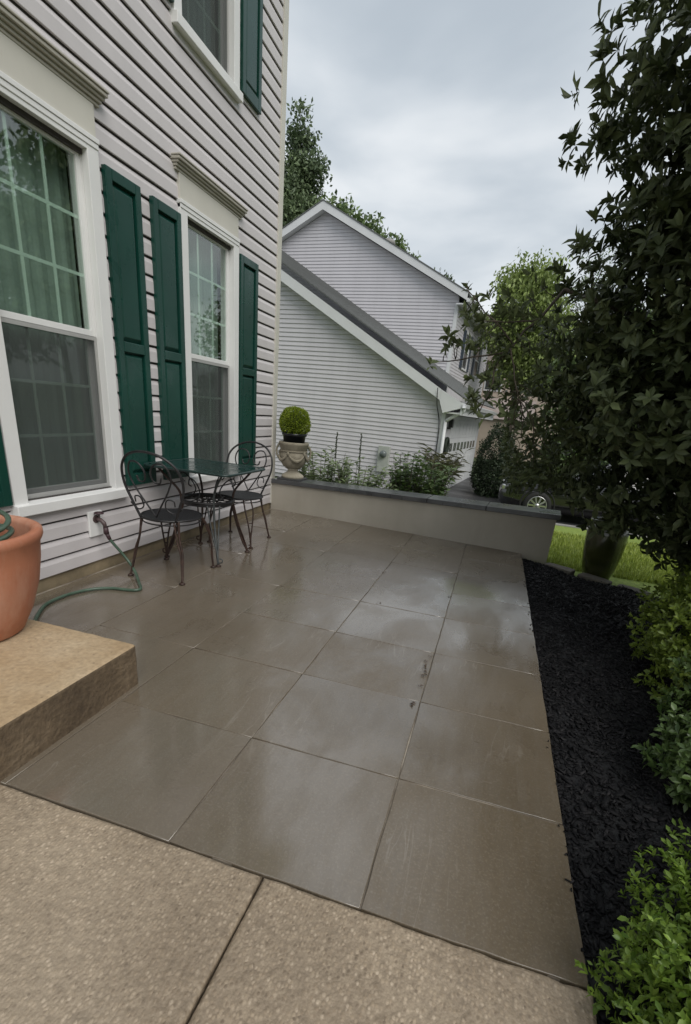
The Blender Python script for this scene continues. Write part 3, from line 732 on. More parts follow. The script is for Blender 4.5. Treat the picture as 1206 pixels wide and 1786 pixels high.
# main house behind: gable
PA, PZ = -10.09, 8.30; HS = 0.49; HN = 19.89
def h_rake(a): return PZ-abs(a-PA)*HS
HE = -4.42
def lim_h(z):
    r = HE; l = -15.76
    if z > h_rake(r): r = PA+(PZ-z)/HS; l = PA-(PZ-z)/HS
    return (l, r)
courses(.4, PZ-.05, lim_h, HN, MAT['siding_far'])
q = MB().add([(-15.76, HN+.01, -.95), (HE, HN+.01, -.95), (HE, HN+.01, h_rake(HE)), (PA, HN+.01, PZ), (-15.76, HN+.01, h_rake(-15.76))], [(0, 1, 2, 3, 4)])
q.box(-15.76, HE-.03, HN+.02, HN+9.0, -.95, 5.4)
nbd(q, 'wall', MAT['siding_far'])
nbd(MB().box(HE-.11, HE+.015, HN-.03, HN+.1, -.9, 5.3), 'corner_board', MAT['white_far'])
for s in (1, -1):
    a1 = PA+s*(HE-PA+.35)
    q = MB().prism([(PA, PZ+.0), (a1, h_rake(a1)), (a1, h_rake(a1)+.24), (PA, PZ+.27)], 'y', HN-.32, HN-.28)
    q.prism([(PA, PZ+.02), (a1, h_rake(a1)+.02), (a1, h_rake(a1)+.05), (PA, PZ+.05)], 'y', HN-.2799, HN+.01)
    nbd(q, 'rake_board', MAT['white_far'])
    nbd(MB().prism([(PA, PZ+.275), (a1, h_rake(a1)+.245), (a1, h_rake(a1)+.285), (PA, PZ+.315)], 'y', HN-.34, HN+9.3), 'roof', MAT['shingle'])
q = MB().box(HE-.03, HE+.33, HN-.27, HN+9.2, 5.22, 5.26).prism([(HE+.34, 5.42), (HE+.34, 5.30), (HE+.45, 5.30), (HE+.48, 5.42)], 'y', HN-.3, HN+9.2)
nbd(q, 'gutter', MAT['white_far'])
nbd(MB().lathe([(.22, 0), (.22, .5), (.30, .5), (.30, .62), (.24, .7), (.001, .72)], 14, (-8.75, 23.5, 7.75)), 'roof_vent', MAT['curb'])
# street face of the main house: boards, two shuttered windows
z = 2.6
while z < 5.2:
    nbd(MB().add([(HE, HN+.1, z), (HE+.016, HN+.1, z), (HE+.016, HN+9, z), (HE, HN+9, z), (HE+.003, HN+.1, z+LP), (HE+.003, HN+9, z+LP)], [(0, 1, 2, 3), (1, 4, 5, 2)]), 'siding_board', MAT['siding_far'])
    z += LP
sh_mat = simple('slate_blue_shutter', (.045, .06, .085), .5, .15, 4)
def far_window(y, z0, z1, w=.95):
    f = nbd(MB().box(HE-.01, HE+.05, y-w/2-.09, y-w/2, z0, z1).box(HE-.01, HE+.05, y+w/2, y+w/2+.09, z0, z1).box(HE-.01, HE+.05, y-w/2, y+w/2, z1-.09, z1).box(HE-.01, HE+.06, y-w/2, y+w/2, z0, z0+.07).box(HE-.01, HE+.04, y-w/2, y+w/2, (z0+z1)/2-.03, (z0+z1)/2+.03), 'window', MAT['white_far'])
    nbd(MB().box(HE-.01, HE+.022, y-w/2, y+w/2, z0+.07, (z0+z1)/2-.03), 'pane', bpy.data.materials['dark_pane'], 0, f)
    nbd(MB().box(HE-.01, HE+.022, y-w/2, y+w/2, (z0+z1)/2+.03, z1-.09), 'pane', bpy.data.materials['dark_pane'], 0, f)
    for s in (-1, 1):
        ya = y+s*(w/2+.32); nbd(MB().box(HE+.0, HE+.06, ya-.21, ya+.21, z0+.02, z1-.02).box(HE+.0605, HE+.075, ya-.14, ya+.14, z0+.12, (z0+z1)/2-.06).box(HE+.0605, HE+.075, ya-.14, ya+.14, (z0+z1)/2+.06, z1-.12), 'shutter', sh_mat)
for y in (22.6, 25.6): far_window(y, 3.3, 4.75)

# ================================================================== TAN HOUSE FAR BEHIND
th = empty('tan_house', (-1.2, 36, -.98), R_(-4)); tag(th, 'distant tan house with a pinkish roof glimpsed between trees down the street', 'house')
tan = simple('tan_wall', (.50, .42, .35), .8, .08, 2)
MB().box(-5, 5, 0, 9, -.3, 6.2).build('wall', tan, th)
pk = simple('pinkish_shingle', (.33, .28, .26), .8, .15, 6)
MB().prism([(-5.6, 6.1), (0, 9.2), (5.6, 6.1)], 'y', -.5, 9.5).build('roof', pk, th)
MB().prism([(-2.6, 2.55), (.01, 3.9), (.01, 2.55)], 'x', -5.4, 3.2).build('garage_roof', pk, th)
MB().box(-5, 3, -2.4, -.01, -.3, 2.54).build('garage_wall', tan, th)
g2 = MB().box(-4.2, -.2, -2.46, -2.41, 0, 2.2).build('garage_door', MAT['white_far'], th)
for i in range(4):
    MB().box(-4.0+i*.98, -3.2+i*.98, -2.475, -2.462, 1.5, 1.95).build('pane', bpy.data.materials['dark_pane'], g2)
for x in (-3.2, 0.2, 3.2):
    w_ = MB().box(x-.6, x+.6, -.05, -.005, 4.3, 5.7).build('window', MAT['white_far'], th)
    MB().box(x-.5, x+.5, -.07, -.052, 4.4, 5.6).build('pane', bpy.data.materials['dark_pane'], w_)

# ================================================================== PARKED CAR
car = empty('parked_car', (.25, 12.85, -.80)); tag(car, 'black parked car with bright spoked wheels beyond the garden wall', 'car')
paint = M_('black_car_paint'); paint.set(Base_Color=(.006, .006, .007), Roughness=.25, Coat_Weight=1.0, Coat_Roughness=.04); paint = paint.m
rub = simple('tyre_rubber', (.012, .012, .012), .8, .2, 20); alloy = M_('alloy_rim'); alloy.set(Base_Color=(.55, .55, .56), Metallic=1.0, Roughness=.3); alloy = alloy.m
cgl = M_('car_glass'); cgl.set(Base_Color=(.012, .014, .015), Roughness=.05, Coat_Weight=.6); cgl = cgl.m
# body: stations along x: (x, belly z, belt z, half width, roof z, roof half width)
st = [(0.0, .36, .62, .62, .64, .5), (.12, .22, .74, .80, .76, .62), (.6, .20, .86, .89, .89, .72), (1.45, .20, .97, .92, 1.0, .74), (1.75, .20, .99, .92, 1.17, .66), (2.3, .20, .99, .93, 1.44, .60), (3.0, .20, 1.0, .93, 1.48, .60), (3.7, .20, 1.02, .92, 1.40, .60), (4.25, .20, 1.03, .90, 1.10, .66), (4.6, .24, 1.0, .86, 1.03, .68), (4.75, .38, .85, .74, .88, .6)]
def ring(s):
    x, b, bl, hw_, rz_, rw = s; mid = (b+bl)/2
    pr = [(-hw_+.10, b), (-hw_+.01, b+.14), (-hw_, mid), (-hw_+.02, bl-.08), (-hw_+.06, bl), (-rw-.02, rz_-.06), (-rw+.10, rz_)]
    return [(x, y, z) for y, z in pr]+[(x, -y, z) for y, z in pr[::-1]]
q = MB(); vs = [p for s in st for p in ring(s)]; n = 14
fs = [(i*n+j, i*n+(j+1) % n, (i+1)*n+(j+1) % n, (i+1)*n+j) for i in range(len(st)-1) for j in range(n)]+[tuple(range(n))[::-1], tuple((len(st)-1)*n+j for j in range(n))]
q.add(vs, fs, True); bd = q.build('body', paint, car)
# side glass, slightly proud
for s in (-1, 1):
    q = MB()
    for xa, xb in ((1.95, 2.72), (2.80, 3.62)):
        def gy(x, z):   # interpolate the flank
            for u, v in zip(st[:-1], st[1:]):
                if u[0] <= x <= v[0]:
                    f = (x-u[0])/(v[0]-u[0]); bl = u[2]+(v[2]-u[2])*f; hw_ = u[3]+(v[3]-u[3])*f; rz_ = u[4]+(v[4]-u[4])*f; rw = u[5]+(v[5]-u[5])*f
                    return bl, hw_-.06, rz_-.06, rw+.02
        bl, w0, rz_, w1 = gy(xa, 0); bl2, w02, rz2, w12 = gy(xb, 0)
        vs = []
        for (x, B, A, Rz, Rw) in ((xa, bl, w0, rz_, w1), (xb, bl2, w02, rz2, w12)):
            for f in (.1, .85): vs.append((x, s*(A+(Rw-A)*f+.006), B+(Rz-B)*f))
        q.add(vs, [(0, 2, 3, 1)] if s < 0 else [(1, 3, 2, 0)])
    q.build('side_window', cgl, car)
q = MB().add([(1.47, -.70, 1.015), (1.47, .70, 1.015), (2.28, .52, 1.446), (2.28, -.52, 1.446)], [(0, 1, 2, 3)]); q.build('windscreen', cgl, car)
for s in (-1, 1):
    MB().box(.04, .30, s*.62-.13, s*.62+.13, .60, .72).build('headlight', alloy, car, .02)
    MB().box(1.85, 2.02, s*1.0-.10, s*1.0+.10, 1.0, 1.12).build('wing_mirror', paint, car, .02)
for x in (.90, 3.62):
    for s in (-1, 1):
        w_ = MB().lathe([(.10, -.10), (.25, -.11), (.315, -.095), (.33, -.05), (.33, .05), (.315, .095), (.25, .11), (.215, .105), (.21, .02)], 32).build('wheel', rub, car)
        w_.location = (x, s*.84, .345); w_.rotation_euler = (-s*PI/2, 0, 0)
        r_ = MB(); r_.lathe([(.205, .02), (.222, .107), (.205, .11), (.195, .06)], 32)
        for k in range(10):
            a = 2*PI*k/10; c, d = math.cos(a), math.sin(a); wv = .016
            r_.add([(c*.04-d*wv, d*.04+c*wv, .10), (c*.04+d*wv, d*.04-c*wv, .10), (c*.205+d*wv*1.3, d*.205-c*wv*1.3, .085), (c*.205-d*wv*1.3, d*.205+c*wv*1.3, .085),
                    (c*.04-d*wv, d*.04+c*wv, .07), (c*.04+d*wv, d*.04-c*wv, .07), (c*.205+d*wv*1.3, d*.205-c*wv*1.3, .055), (c*.205-d*wv*1.3, d*.205+c*wv*1.3, .055)], [(0, 1, 2, 3), (0, 3, 7, 4), (1, 5, 6, 2)])
        r_.lathe([(.001, .115), (.045, .112), (.055, .09)], 16)
        r_.build('rim', alloy, w_)
        ar = MB().lathe([(.36, -.02), (.375, .02), (.40, .02), (.41, -.02)], 32).build('wheel_arch', rub, car); ar.location = (x, s*.905, .345); ar.rotation_euler = (-s*PI/2, 0, 0)

# ================================================================== BISTRO SET
def bent(pts, r, q, n=7, k=6): return q.tube(smooth_curve(pts, k), r, n)
MAT['seat'] = simple('black_mesh_seat', (.018, .018, .02), .5, .3, 40, .5, 300)
def make_chair(name, label):
    t = empty(name); tag(t, label, 'chair', 'bistro chairs at the glass table')
    SH, SR = .425, .205
    q = MB(); q.lathe([(.001, -.006), (.12, -.010), (.19, .0), (.197, .006), (.19, .005), (.12, -.003), (.001, .0)], 36, (0, 0, SH)); q.build('seat', MAT['seat'], t)
    q = MB(); q.tube([(SR*math.cos(a), SR*math.sin(a), SH+.002) for a in np.linspace(0, 2*PI, 37)[:-1]], .0085, 8, closed=True)
    q.tube([(.198*math.cos(a), .198*math.sin(a), SH-.03) for a in np.linspace(0, 2*PI, 33)[:-1]], .005, 6, closed=True)
    q.build('seat_rim', MAT['iron'], t)
    for sx in (-1, 1):                      # front legs: hairpins that sweep outwards
        q = MB(); fx, fy = sx*.205, .205
        bent([(sx*.16, .12, SH), (sx*.20, .155, SH-.10), (sx*.205, .18, SH-.22), (sx*.20, .195, .10), (fx, fy, .012)], .0065, q)
        bent([(sx*.11, .165, SH), (sx*.15, .205, SH-.10), (sx*.185, .215, SH-.22), (sx*.197, .208, .10), (fx, fy, .012)], .0065, q)
        q.tube([(sx*.203, .176, SH-.2), (sx*.178, .213, SH-.2)], .005, 6); q.tube([(sx*.20, .19, .14), (sx*.195, .21, .14)], .006, 6)
        q.build('leg', MAT['rust'], t); 
        f = MB().lathe([(.001, 0), (.02, 0), (.021, .006), (.012, .013), (.001, .016)], 12, (fx, fy, 0.001)).build('foot', MAT['rust'], t.children[-1])
    for sx in (-1, 1):                      # rear legs run on up into the back hoop
        q = MB(); fx, fy = sx*.205, -.225
        bent([(sx*.145, -.145, SH+.005), (sx*.155, -.16, SH-.12), (sx*.18, -.17, .20), (sx*.198, -.205, .07), (fx, fy, .012)], .008, q)
        bent([(sx*.12, -.165, SH), (sx*.15, -.18, SH-.14), (sx*.178, -.19, .20), (sx*.196, -.212, .07), (fx, fy, .012)], .0055, q)
        q.build('leg', MAT['rust'], t)
        MB().lathe([(.001, 0), (.02, 0), (.021, .006), (.012, .013), (.001, .016)], 12, (fx, fy, 0.001)).build('foot', MAT['rust'], t.children[-1])
    def back(x, z): return (x, -.165-.10*(z-SH)/.45-.035*(1-(x/.22)**2)+.022, z)
    q = MB(); hp = [(-.135, SH+.0), (-.175, SH+.10), (-.222, SH+.23), (-.208, SH+.35), (-.128, SH+.432), (0, SH+.462), (.128, SH+.432), (.208, SH+.35), (.222, SH+.23), (.175, SH+.10), (.135, SH+.0)]
    bent([back(*p) for p in hp], .0085, q, 8, 8); q.build('back_hoop', MAT['iron'], t)
    q = MB()                                # heart shaped scrolls
    for s in (-1, 1):
        hs = [(0, SH+.02), (s*.05, SH+.10), (s*.125, SH+.22), (s*.155, SH+.31), (s*.125, SH+.385), (s*.06, SH+.385), (s*.022, SH+.33), (s*.035, SH+.27), (s*.075, SH+.265), (s*.09, SH+.30)]
        bent([back(*p) for p in hs], .006, q, 7, 7)
        h2 = [(s*.20, SH+.10), (s*.14, SH+.06), (s*.085, SH+.09), (s*.10, SH+.15), (s*.145, SH+.15), (s*.15, SH+.11)]
        bent([back(*p) for p in h2], .005, q, 6, 6)
    q.build('back_scroll', MAT['iron'], t)
    return t
ch1 = make_chair('bistro_chair', 'black wrought iron bistro chair with heart scroll back nearest the hose spigot'); ch1.location = (-2.16, 2.90, 0); ch1.rotation_euler = (0, 0, R_(3))
ch2 = clone(ch1); ch2['label'] = 'black wrought iron bistro chair beyond the glass table, closest to the garden wall'
ch2.location = (-2.19, 3.93, 0); ch2.rotation_euler = (0, 0, R_(184))

tb = empty('bistro_table', (-2.18, 3.39, 0), R_(0)); tag(tb, 'square wrought iron bistro table with dark glass top and round lower shelf', 'table')
TZ = .73; hx, hy = .365, .315
def rrect(hx, hy, r, z, n=6):
    P = []
    for sx, sy, a0 in ((1, 1, 0), (-1, 1, 90), (-1, -1, 180), (1, -1, 270)):
        for i in range(n+1):
            a = R_(a0+90*i/n); P.append((sx*(hx-r)+r*math.cos(a), sy*(hy-r)+r*math.sin(a), z))
    return P
tg = M_('dark_table_glass'); tg.set(Base_Color=(.010, .030, .027), Roughness=tg.rng(tg.noise(9, 4), .4, .62, .06, .28), Specular_IOR_Level=.28)
P = rrect(hx-.008, hy-.008, .055, 0); q = MB(); n = len(P)
q.add([(x, y, TZ-.004) for x, y, _ in P]+[(x, y, TZ+.004) for x, y, _ in P], [(i, (i+1) % n, n+(i+1) % n, n+i) for i in range(n)]+[tuple(range(n))[::-1], tuple(range(n, 2*n))]); q.build('glass_top', tg.m, tb)
q = MB(); q.tube(rrect(hx, hy, .06, TZ-.003), .010, 8, closed=True); q.build('table_rim', simple('dark_green_iron', (.012, .03, .027), .35, .2, 20), tb)
sz = .47
q = MB()
for r in (.205, .19, .10): q.tube([(r*math.cos(a), r*math.sin(a), sz) for a in np.linspace(0, 2*PI, 37)[:-1]], .009 if r > .2 else .005, 7, closed=True)
q.lathe([(.205, -.028), (.207, .012)], 36, (0, 0, sz))
for k in range(12):
    a = PI*k/6; q.tube([(.10*math.cos(a), .10*math.sin(a), sz), (.195*math.cos(a+.3), .195*math.sin(a+.3), sz)], .004, 6)
for k in range(4):
    a = PI*k/4; q.tube([(.1*math.cos(a), .1*math.sin(a), sz), (-.1*math.cos(a), -.1*math.sin(a), sz)], .004, 6)
q.build('lower_shelf', MAT['iron'], tb)
greyleg = simple('grey_iron_leg', (.05, .056, .056), .45, .3, 20)
for i, (sx, sy) in enumerate(((1, 1), (1, -1), (-1, 1), (-1, -1))):
    q = MB(); fx, fy = sx*.235, sy*.235
    bent([(sx*.28, sy*.24, TZ-.012), (sx*.22, sy*.21, .64), (sx*.16, sy*.16, .55), (sx*.145, sy*.145, sz), (sx*.155, sy*.155, .33), (sx*.20, sy*.20, .12), (fx, fy, .014)], .009, q, 8)
    bent([(sx*.10, sy*.17, sz), (sx*.15, sy*.19, .28), (sx*.215, sy*.22, .10), (fx, fy, .014)], .006, q)
    bent([(sx*.17, sy*.10, sz), (sx*.19, sy*.15, .28), (sx*.22, sy*.215, .10), (fx, fy, .014)], .006, q)
    sc = [(fx-sx*.01, fy, .03), (fx+sx*.03, fy, .035), (fx+sx*.035, fy, .06), (fx+sx*.012, fy, .065)]; bent(sc, .005, q)
    lg = q.build('leg', MAT['rust'] if i != 1 else greyleg, tb)
    MB().lathe([(.001, 0), (.022, 0), (.023, .006), (.012, .014), (.001, .018)], 12, (fx, fy, .001)).build('foot', MAT['rust'], lg)
q = MB()
for s, ax in ((1, 0), (-1, 0), (1, 1), (-1, 1)):
    pts = [(s*.15, .0, sz), (s*.11, 0, .54), (s*.16, 0, .62), (s*.23, 0, .66), (s*.25, 0, .62), (s*.22, 0, .60)]
    bent([(p[0], p[1], p[2]) if ax == 0 else (p[1], p[0], p[2]) for p in pts], .005, q)
q.tube([(-hx+.02, 0, TZ-.013), (hx-.02, 0, TZ-.013)], .006, 6); q.tube([(0, -hy+.02, TZ-.0131), (0, hy-.02, TZ-.0131)], .006, 6)
q.build('brace', MAT['iron'], tb)

# ================================================================== TERRACOTTA POT AND HOSE
def mk_terra():
    q = M_('terracotta'); c = q.ramp(q.noise(3.5, 5, .6), [(0.3, (.36, .135, .072)), (0.7, (.47, .19, .108))])
    c = q.mix(q.rng(q.noise(1, 6, .65, q.coord((5, 5, 1.6))), .48, .68, 0, .5), c, (.56, .36, .27)); c = q.mix(q.rng(q.noise(6, 5, .7), .55, .75, 0, .45), c, (.22, .085, .05)); q.set(Base_Color=c, Roughness=.6); q.bump(q.noise(70, 3), .12, .003); return q.m
pot = MB().lathe([(.001, 0), (.17, 0), (.18, .008), (.222, .10), (.258, .22), (.276, .33), (.282, .40), (.291, .415), (.296, .43), (.294, .45), (.280, .458), (.258, .452), (.250, .435), (.248, .36), (.235, .25), (.001, .24)], 56).build('terracotta_pot', mk_terra(), None)
pot.location = (-2.03, 1.355, .206); tag(pot, 'large round terracotta pot standing on the concrete step', 'pot')
hose_m = M_('green_hose'); hose_m.set(Base_Color=hose_m.ramp(hose_m.noise(14, 4), [(0.3, (.04, .075, .05)), (0.7, (.075, .12, .085))]), Roughness=.35); hose_m = hose_m.m
hz_ = .011
hs = empty('garden_hose', (-2.45, 2.64, 0)); tag(hs, 'green garden hose dropping from the wall spigot and curving over the wet pavers', 'hose')
path = [(HX+.088, 2.637, .30), (HX+.10, 2.645, .255), (HX+.19, 2.70, .10), (-2.31, 2.66, .035), (-2.20, 2.56, hz_), (-2.115, 2.475, hz_), (-2.115, 2.435, hz_), (-2.17, 2.41, hz_), (-2.27, 2.385, hz_), (-2.36, 2.31, hz_), (-2.41, 2.17, hz_), (-2.40, 2.02, hz_), (-2.33, 1.90, hz_), (-2.24, 1.78, hz_), (-2.20, 1.66, hz_)]
o = MB().tube(smooth_curve([(x+2.45, y-2.64, z) for x, y, z in path], 8), hz_-.001, 9).build('hose_run', hose_m, hs)
o = MB().tube([(HX+.085+2.45, -.003, .335), (HX+.088+2.45, -.003, .29)], [.016, .018], 10).tube([(HX+.088+2.45, -.003, .295), (HX+.103+2.45, .006, .25)], [.014, .012], 10).build('hose_coupling', bpy.data.materials['dark_handle'], hs)
coil = [(.20*math.cos(a)*(1-.004*a), .20*math.sin(a)*(1-.004*a), .255+.0105*a/1.2+.012*math.sin(a*1.7)) for a in np.linspace(0, 10*PI, 160)]
o = MB().tube(coil, .011, 8).build('hose_coil', hose_m); o.location = (-2.03, 1.355, .206); tag(o, 'coil of dark green hose lying inside the terracotta pot', 'hose')

# ================================================================== URN AND CLIPPED BALL
UX, UY, UZ = -2.37, 5.56, .376
def mk_stone(name, lo, hi):
    q = M_(name); c = q.ramp(q.noise(9, 6, .65), [(0.3, lo), (0.7, hi)]); g = q.noise(3.5, 4); c = q.mix(q.rng(g, .45, .7, 0, .45), c, (.12, .115, .075))
    q.set(Base_Color=c, Roughness=.85); q.bump(q.noise(40, 5), .5, .006); return q.m
urn_m = mk_stone('weathered_urn', (.21, .185, .135), (.34, .305, .235))
urn = empty('stone_urn', (UX, UY, UZ)); tag(urn, 'weathered cast stone urn with swag relief on the end of the garden wall', 'urn'); urn.scale = (.97, .97, 1.2)
K = 1.0
MB().box(-.15, .15, -.15, .15, 0, .022).build('plinth', simple('dark_plinth', (.05, .05, .05), .6), urn, .006)
MB().lathe([(.001, .022), (.140, .022), (.142, .04), (.125, .055), (.085, .075), (.062, .092), (.066, .104), (.10, .118), (.001, .118)], 36).build('foot', mk_stone('pale_urn_foot', (.34, .30, .23), (.46, .42, .33)), urn)
MB().lathe([(.06, .11), (.125, .135), (.158, .18), (.170, .23), (.172, .262), (.166, .266), (.166, .31), (.176, .316), (.178, .345), (.186, .352), (.188, .372), (.178, .378), (.155, .376), (.15, .33), (.001, .32)], 44).build('bowl', urn_m, urn)
q = MB()
for k in range(5):                                         # swags between knobs
    a0 = 2*PI*k/5+.95; a1 = a0+2*PI/5
    q.tube([( (.176+.006*math.sin(PI*f))*math.cos(a0+(a1-a0)*f), (.176+.006*math.sin(PI*f))*math.sin(a0+(a1-a0)*f), .262-.062*math.sin(PI*f)) for f in np.linspace(0, 1, 11)], [.006+.011*math.sin(PI*f) for f in np.linspace(0, 1, 11)], 7)
    q.lathe([(.001, -.02), (.018, -.012), (.02, 0), (.014, .016), (.001, .02)], 8, (.176*math.cos(a0), .176*math.sin(a0), .268))
q.tube([(.172*math.cos(a), .172*math.sin(a), .29) for a in np.linspace(0, 2*PI, 33)[:-1]], .006, 6, closed=True)
q.build('swag_relief', urn_m, urn)
for k in range(2):
    a = 2*PI*k/2+.25
    q = MB(); c, s = math.cos(a), math.sin(a)
    q.tube(smooth_curve([(c*.165, s*.165, .21), (c*.205, s*.205, .23), (c*.215, s*.215, .29), (c*.195, s*.195, .335), (c*.17, s*.17, .34)], 5), .012, 8); q.build('handle', urn_m, urn)
# ================================================================== FOLIAGE TOOLS
def leaf_template(kind):
    """unit leaf along +x, folded along the midrib, normal +z"""
    if kind == 'blade':      # 4 triangles
        V = [(0, 0, 0), (.5, 0, -.03), (1, 0, -.12), (.42, .5, .07), (.42, -.5, .07)]; F = [(0, 1, 3), (1, 2, 3), (0, 4, 1), (1, 4, 2)]
    elif kind == 'broad':    # 8 triangles
        V = [(0, 0, 0), (.3, 0, -.01), (.68, 0, -.04), (1, 0, -.14), (.26, .36, .07), (.62, .5, .05), (.26, -.36, .07), (.62, -.5, .05)]
        F = [(0, 1, 4), (1, 5, 4), (1, 2, 5), (2, 3, 5), (0, 6, 1), (1, 6, 7), (1, 7, 2), (2, 7, 3)]
    else:                    # 2 triangles
        V = [(0, 0, 0), (.5, .5, .05), (1, 0, -.06), (.5, -.5, .05)]; F = [(0, 2, 1), (0, 3, 2)]
    return np.array(V, float), np.array(F)
def unit(a): return a/np.maximum(np.linalg.norm(a, axis=-1, keepdims=True), 1e-9)
def leaf_frames(P, D, Nn, L, wr):
    X = unit(D); Y = unit(np.cross(Nn, X)); Z = np.cross(X, Y)
    return np.stack([X*L[:, None], Y*(L*wr)[:, None], Z*L[:, None]], 2)
def leaves(name, P, D, Nn, L, wr, kind, mat, tint, parent=None, stuff=True):
    V, F = leaf_template(kind); A = leaf_frames(P, D, Nn, L, wr)
    VV = (np.einsum('nij,kj->nki', A, V)+P[:, None, :]).reshape(-1, 3)
    FF = (F[None]+(np.arange(len(P))*len(V))[:, None, None]).reshape(-1, 3)
    o = np_mesh(name, VV, FF, mat, np.repeat(tint, len(V)), parent)
    if stuff: o['kind'] = 'stuff'
    return o
def rand_dirs(n): return unit(rng.normal(size=(n, 3)))
def lobe_points(lobes, n, shell=.55):
    """points in a union of ellipsoids (cx,cy,cz,rx,ry,rz,weight); returns points, outward dirs"""
    w = np.array([l[6] if len(l) > 6 else l[3]*l[4]*l[5] for l in lobes], float); w /= w.sum()
    k = rng.choice(len(lobes), n, p=w); Lb = np.array([l[:6] for l in lobes])[k]
    d = rand_dirs(n); r = shell+(1-shell)*rng.random(n)**.7
    # clumpy outline
    r = r*(1+.13*np.sin(d[:, 0]*7+k)*np.sin(d[:, 2]*6+2*k)+.10*np.sin(d[:, 1]*11+k*3))
    return Lb[:, :3]+d*r[:, None]*Lb[:, 3:6], unit(d/Lb[:, 3:6])
def whorls(tips, axes, per, L, spread=(35, 85)):
    """rosettes of leaves round twig ends"""
    n = len(tips); ax = unit(axes); t = unit(np.cross(ax, rand_dirs(n))); b = np.cross(ax, t)
    P, D, Nn, LL = [], [], [], []
    for i in range(per):
        a = 2*PI*i/per+rng.uniform(0, .7, n); sp = np.radians(rng.uniform(*spread, n))
        rad = t*np.cos(a)[:, None]+b*np.sin(a)[:, None]
        d = ax*np.cos(sp)[:, None]+rad*np.sin(sp)[:, None]
        nn = ax*np.sin(sp)[:, None]-rad*np.cos(sp)[:, None]
        l = L*rng.uniform(.55, 1.2, n)
        P.append(tips-ax*(rng.uniform(0, .045, n))[:, None]); D.append(d); Nn.append(nn+.25*rand_dirs(n)); LL.append(l)
    return np.concatenate(P), np.concatenate(D), np.concatenate(Nn), np.concatenate(LL)
def limb(q, a, b, r0, r1, wob=.06, k=5):
    a, b = Vector(a), Vector(b); pts = []
    for i in range(k+1):
        t = i/k; pts.append(a.lerp(b, t)+Vector((random.uniform(-1, 1), random.uniform(-1, 1), random.uniform(-.5, .5)))*wob*math.sin(PI*t)*(b-a).length)
    q.tube(pts, [r0+(r1-r0)*i/k for i in range(k+1)], 7)

# ================================================================== MULCH BED, EDGING STONES
def mulch_z(x, y): return -.035+.018*math.sin(x*7+1)*math.sin(y*5)+.02*max(0, x-.9)
mul = simple('black_mulch', (.006, .0062, .0072), .62, .45, 40, 1.0, 90)
def mulch_edge_y(x): return 5.10-(x-.45)*.62
xs = np.linspace(.452, 3.6, 50); ysn = 60; vs = []; fs = []
for j in range(ysn):
    for x in xs:
        y = -1.2+(mulch_edge_y(x)+1.2)*j/(ysn-1); vs.append((x, y, mulch_z(x, y)+random.uniform(-.006, .006)))
nx_ = len(xs); fs = [(j*nx_+i, j*nx_+i+1, (j+1)*nx_+i+1, (j+1)*nx_+i) for j in range(ysn-1) for i in range(nx_-1)]
bedm = MB(); bedm.add(vs, fs, True); mb = bedm.build('mulch_bed', mul); tag(mb, kind='structure')
n = 48000
x = .456+(1.45)*rng.random(n)**1.15; y = rng.uniform(.2, 5.05, n); ok = y < 5.10-(x-.45)*.62-.02; x, y = x[ok], y[ok]; x = np.concatenate([x, .455-.045*rng.random(60)**2.2*.6]); y = np.concatenate([y, rng.uniform(.9, 5.05, 60)]); n = len(x)
z = np.array([mulch_z(a, b) if a > .453 else .002 for a, b in zip(x, y)])+rng.uniform(-.002, .012, n)*np.where(x > .453, 1, .2)
L = rng.gamma(1.8, .0072, n)+.006; L = np.minimum(L, .055); L = np.where(x < .453, np.minimum(L, .016), L); wd = rng.uniform(.18, .5, n)
dirs = rand_dirs(n); dirs[:, 2] *= .35; nn = unit(np.stack([rng.normal(0, .35, n), rng.normal(0, .35, n), np.ones(n)], 1))
X = unit(dirs); Y = unit(np.cross(nn, X)); Zv = np.cross(X, Y); hgt = rng.uniform(.1, .22, n)
A = np.stack([X*L[:, None], Y*(L*wd)[:, None], Zv*(L*hgt)[:, None]], 2)
CV = np.array([(-.5, -.5, -.5), (.5, -.35, -.5), (.42, .5, -.5), (-.4, .4, -.5), (-.45, -.4, .5), (.4, -.3, .45), (.5, .35, .5), (-.42, .45, .4)]); CF = np.array([(0, 3, 2, 1), (4, 5, 6, 7), (0, 1, 5, 4), (1, 2, 6, 5), (2, 3, 7, 6), (3, 0, 4, 7)])
VV = (np.einsum('nij,kj->nki', A, CV)+np.stack([x, y, z], 1)[:, None, :]).reshape(-1, 3); FF = (CF[None]+(np.arange(n)*8)[:, None, None]).reshape(-1, 4)
mm = mk_leaf('mulch_chip', (.006, .006, .007), (.019, .018, .019), .7, 0, .2)
o = np_mesh('mulch_chips', VV, FF, mm, np.repeat(rng.random(n)**3, 8)); tag(o, kind='stuff')
stone_m = mk_stone('edging_stone_grey', (.10, .09, .075), (.19, .175, .15))
labs = ['flat grey edging stone touching the end of the garden wall', 'flat grey edging stone just in front of the tall green jar', 'flat grey edging stone between the green jar and the shrub', 'flat grey edging stone half hidden under the overhanging tree leaves', 'flat grey edging stone deepest under the evergreen tree', 'flat grey edging stone farthest from the garden wall']
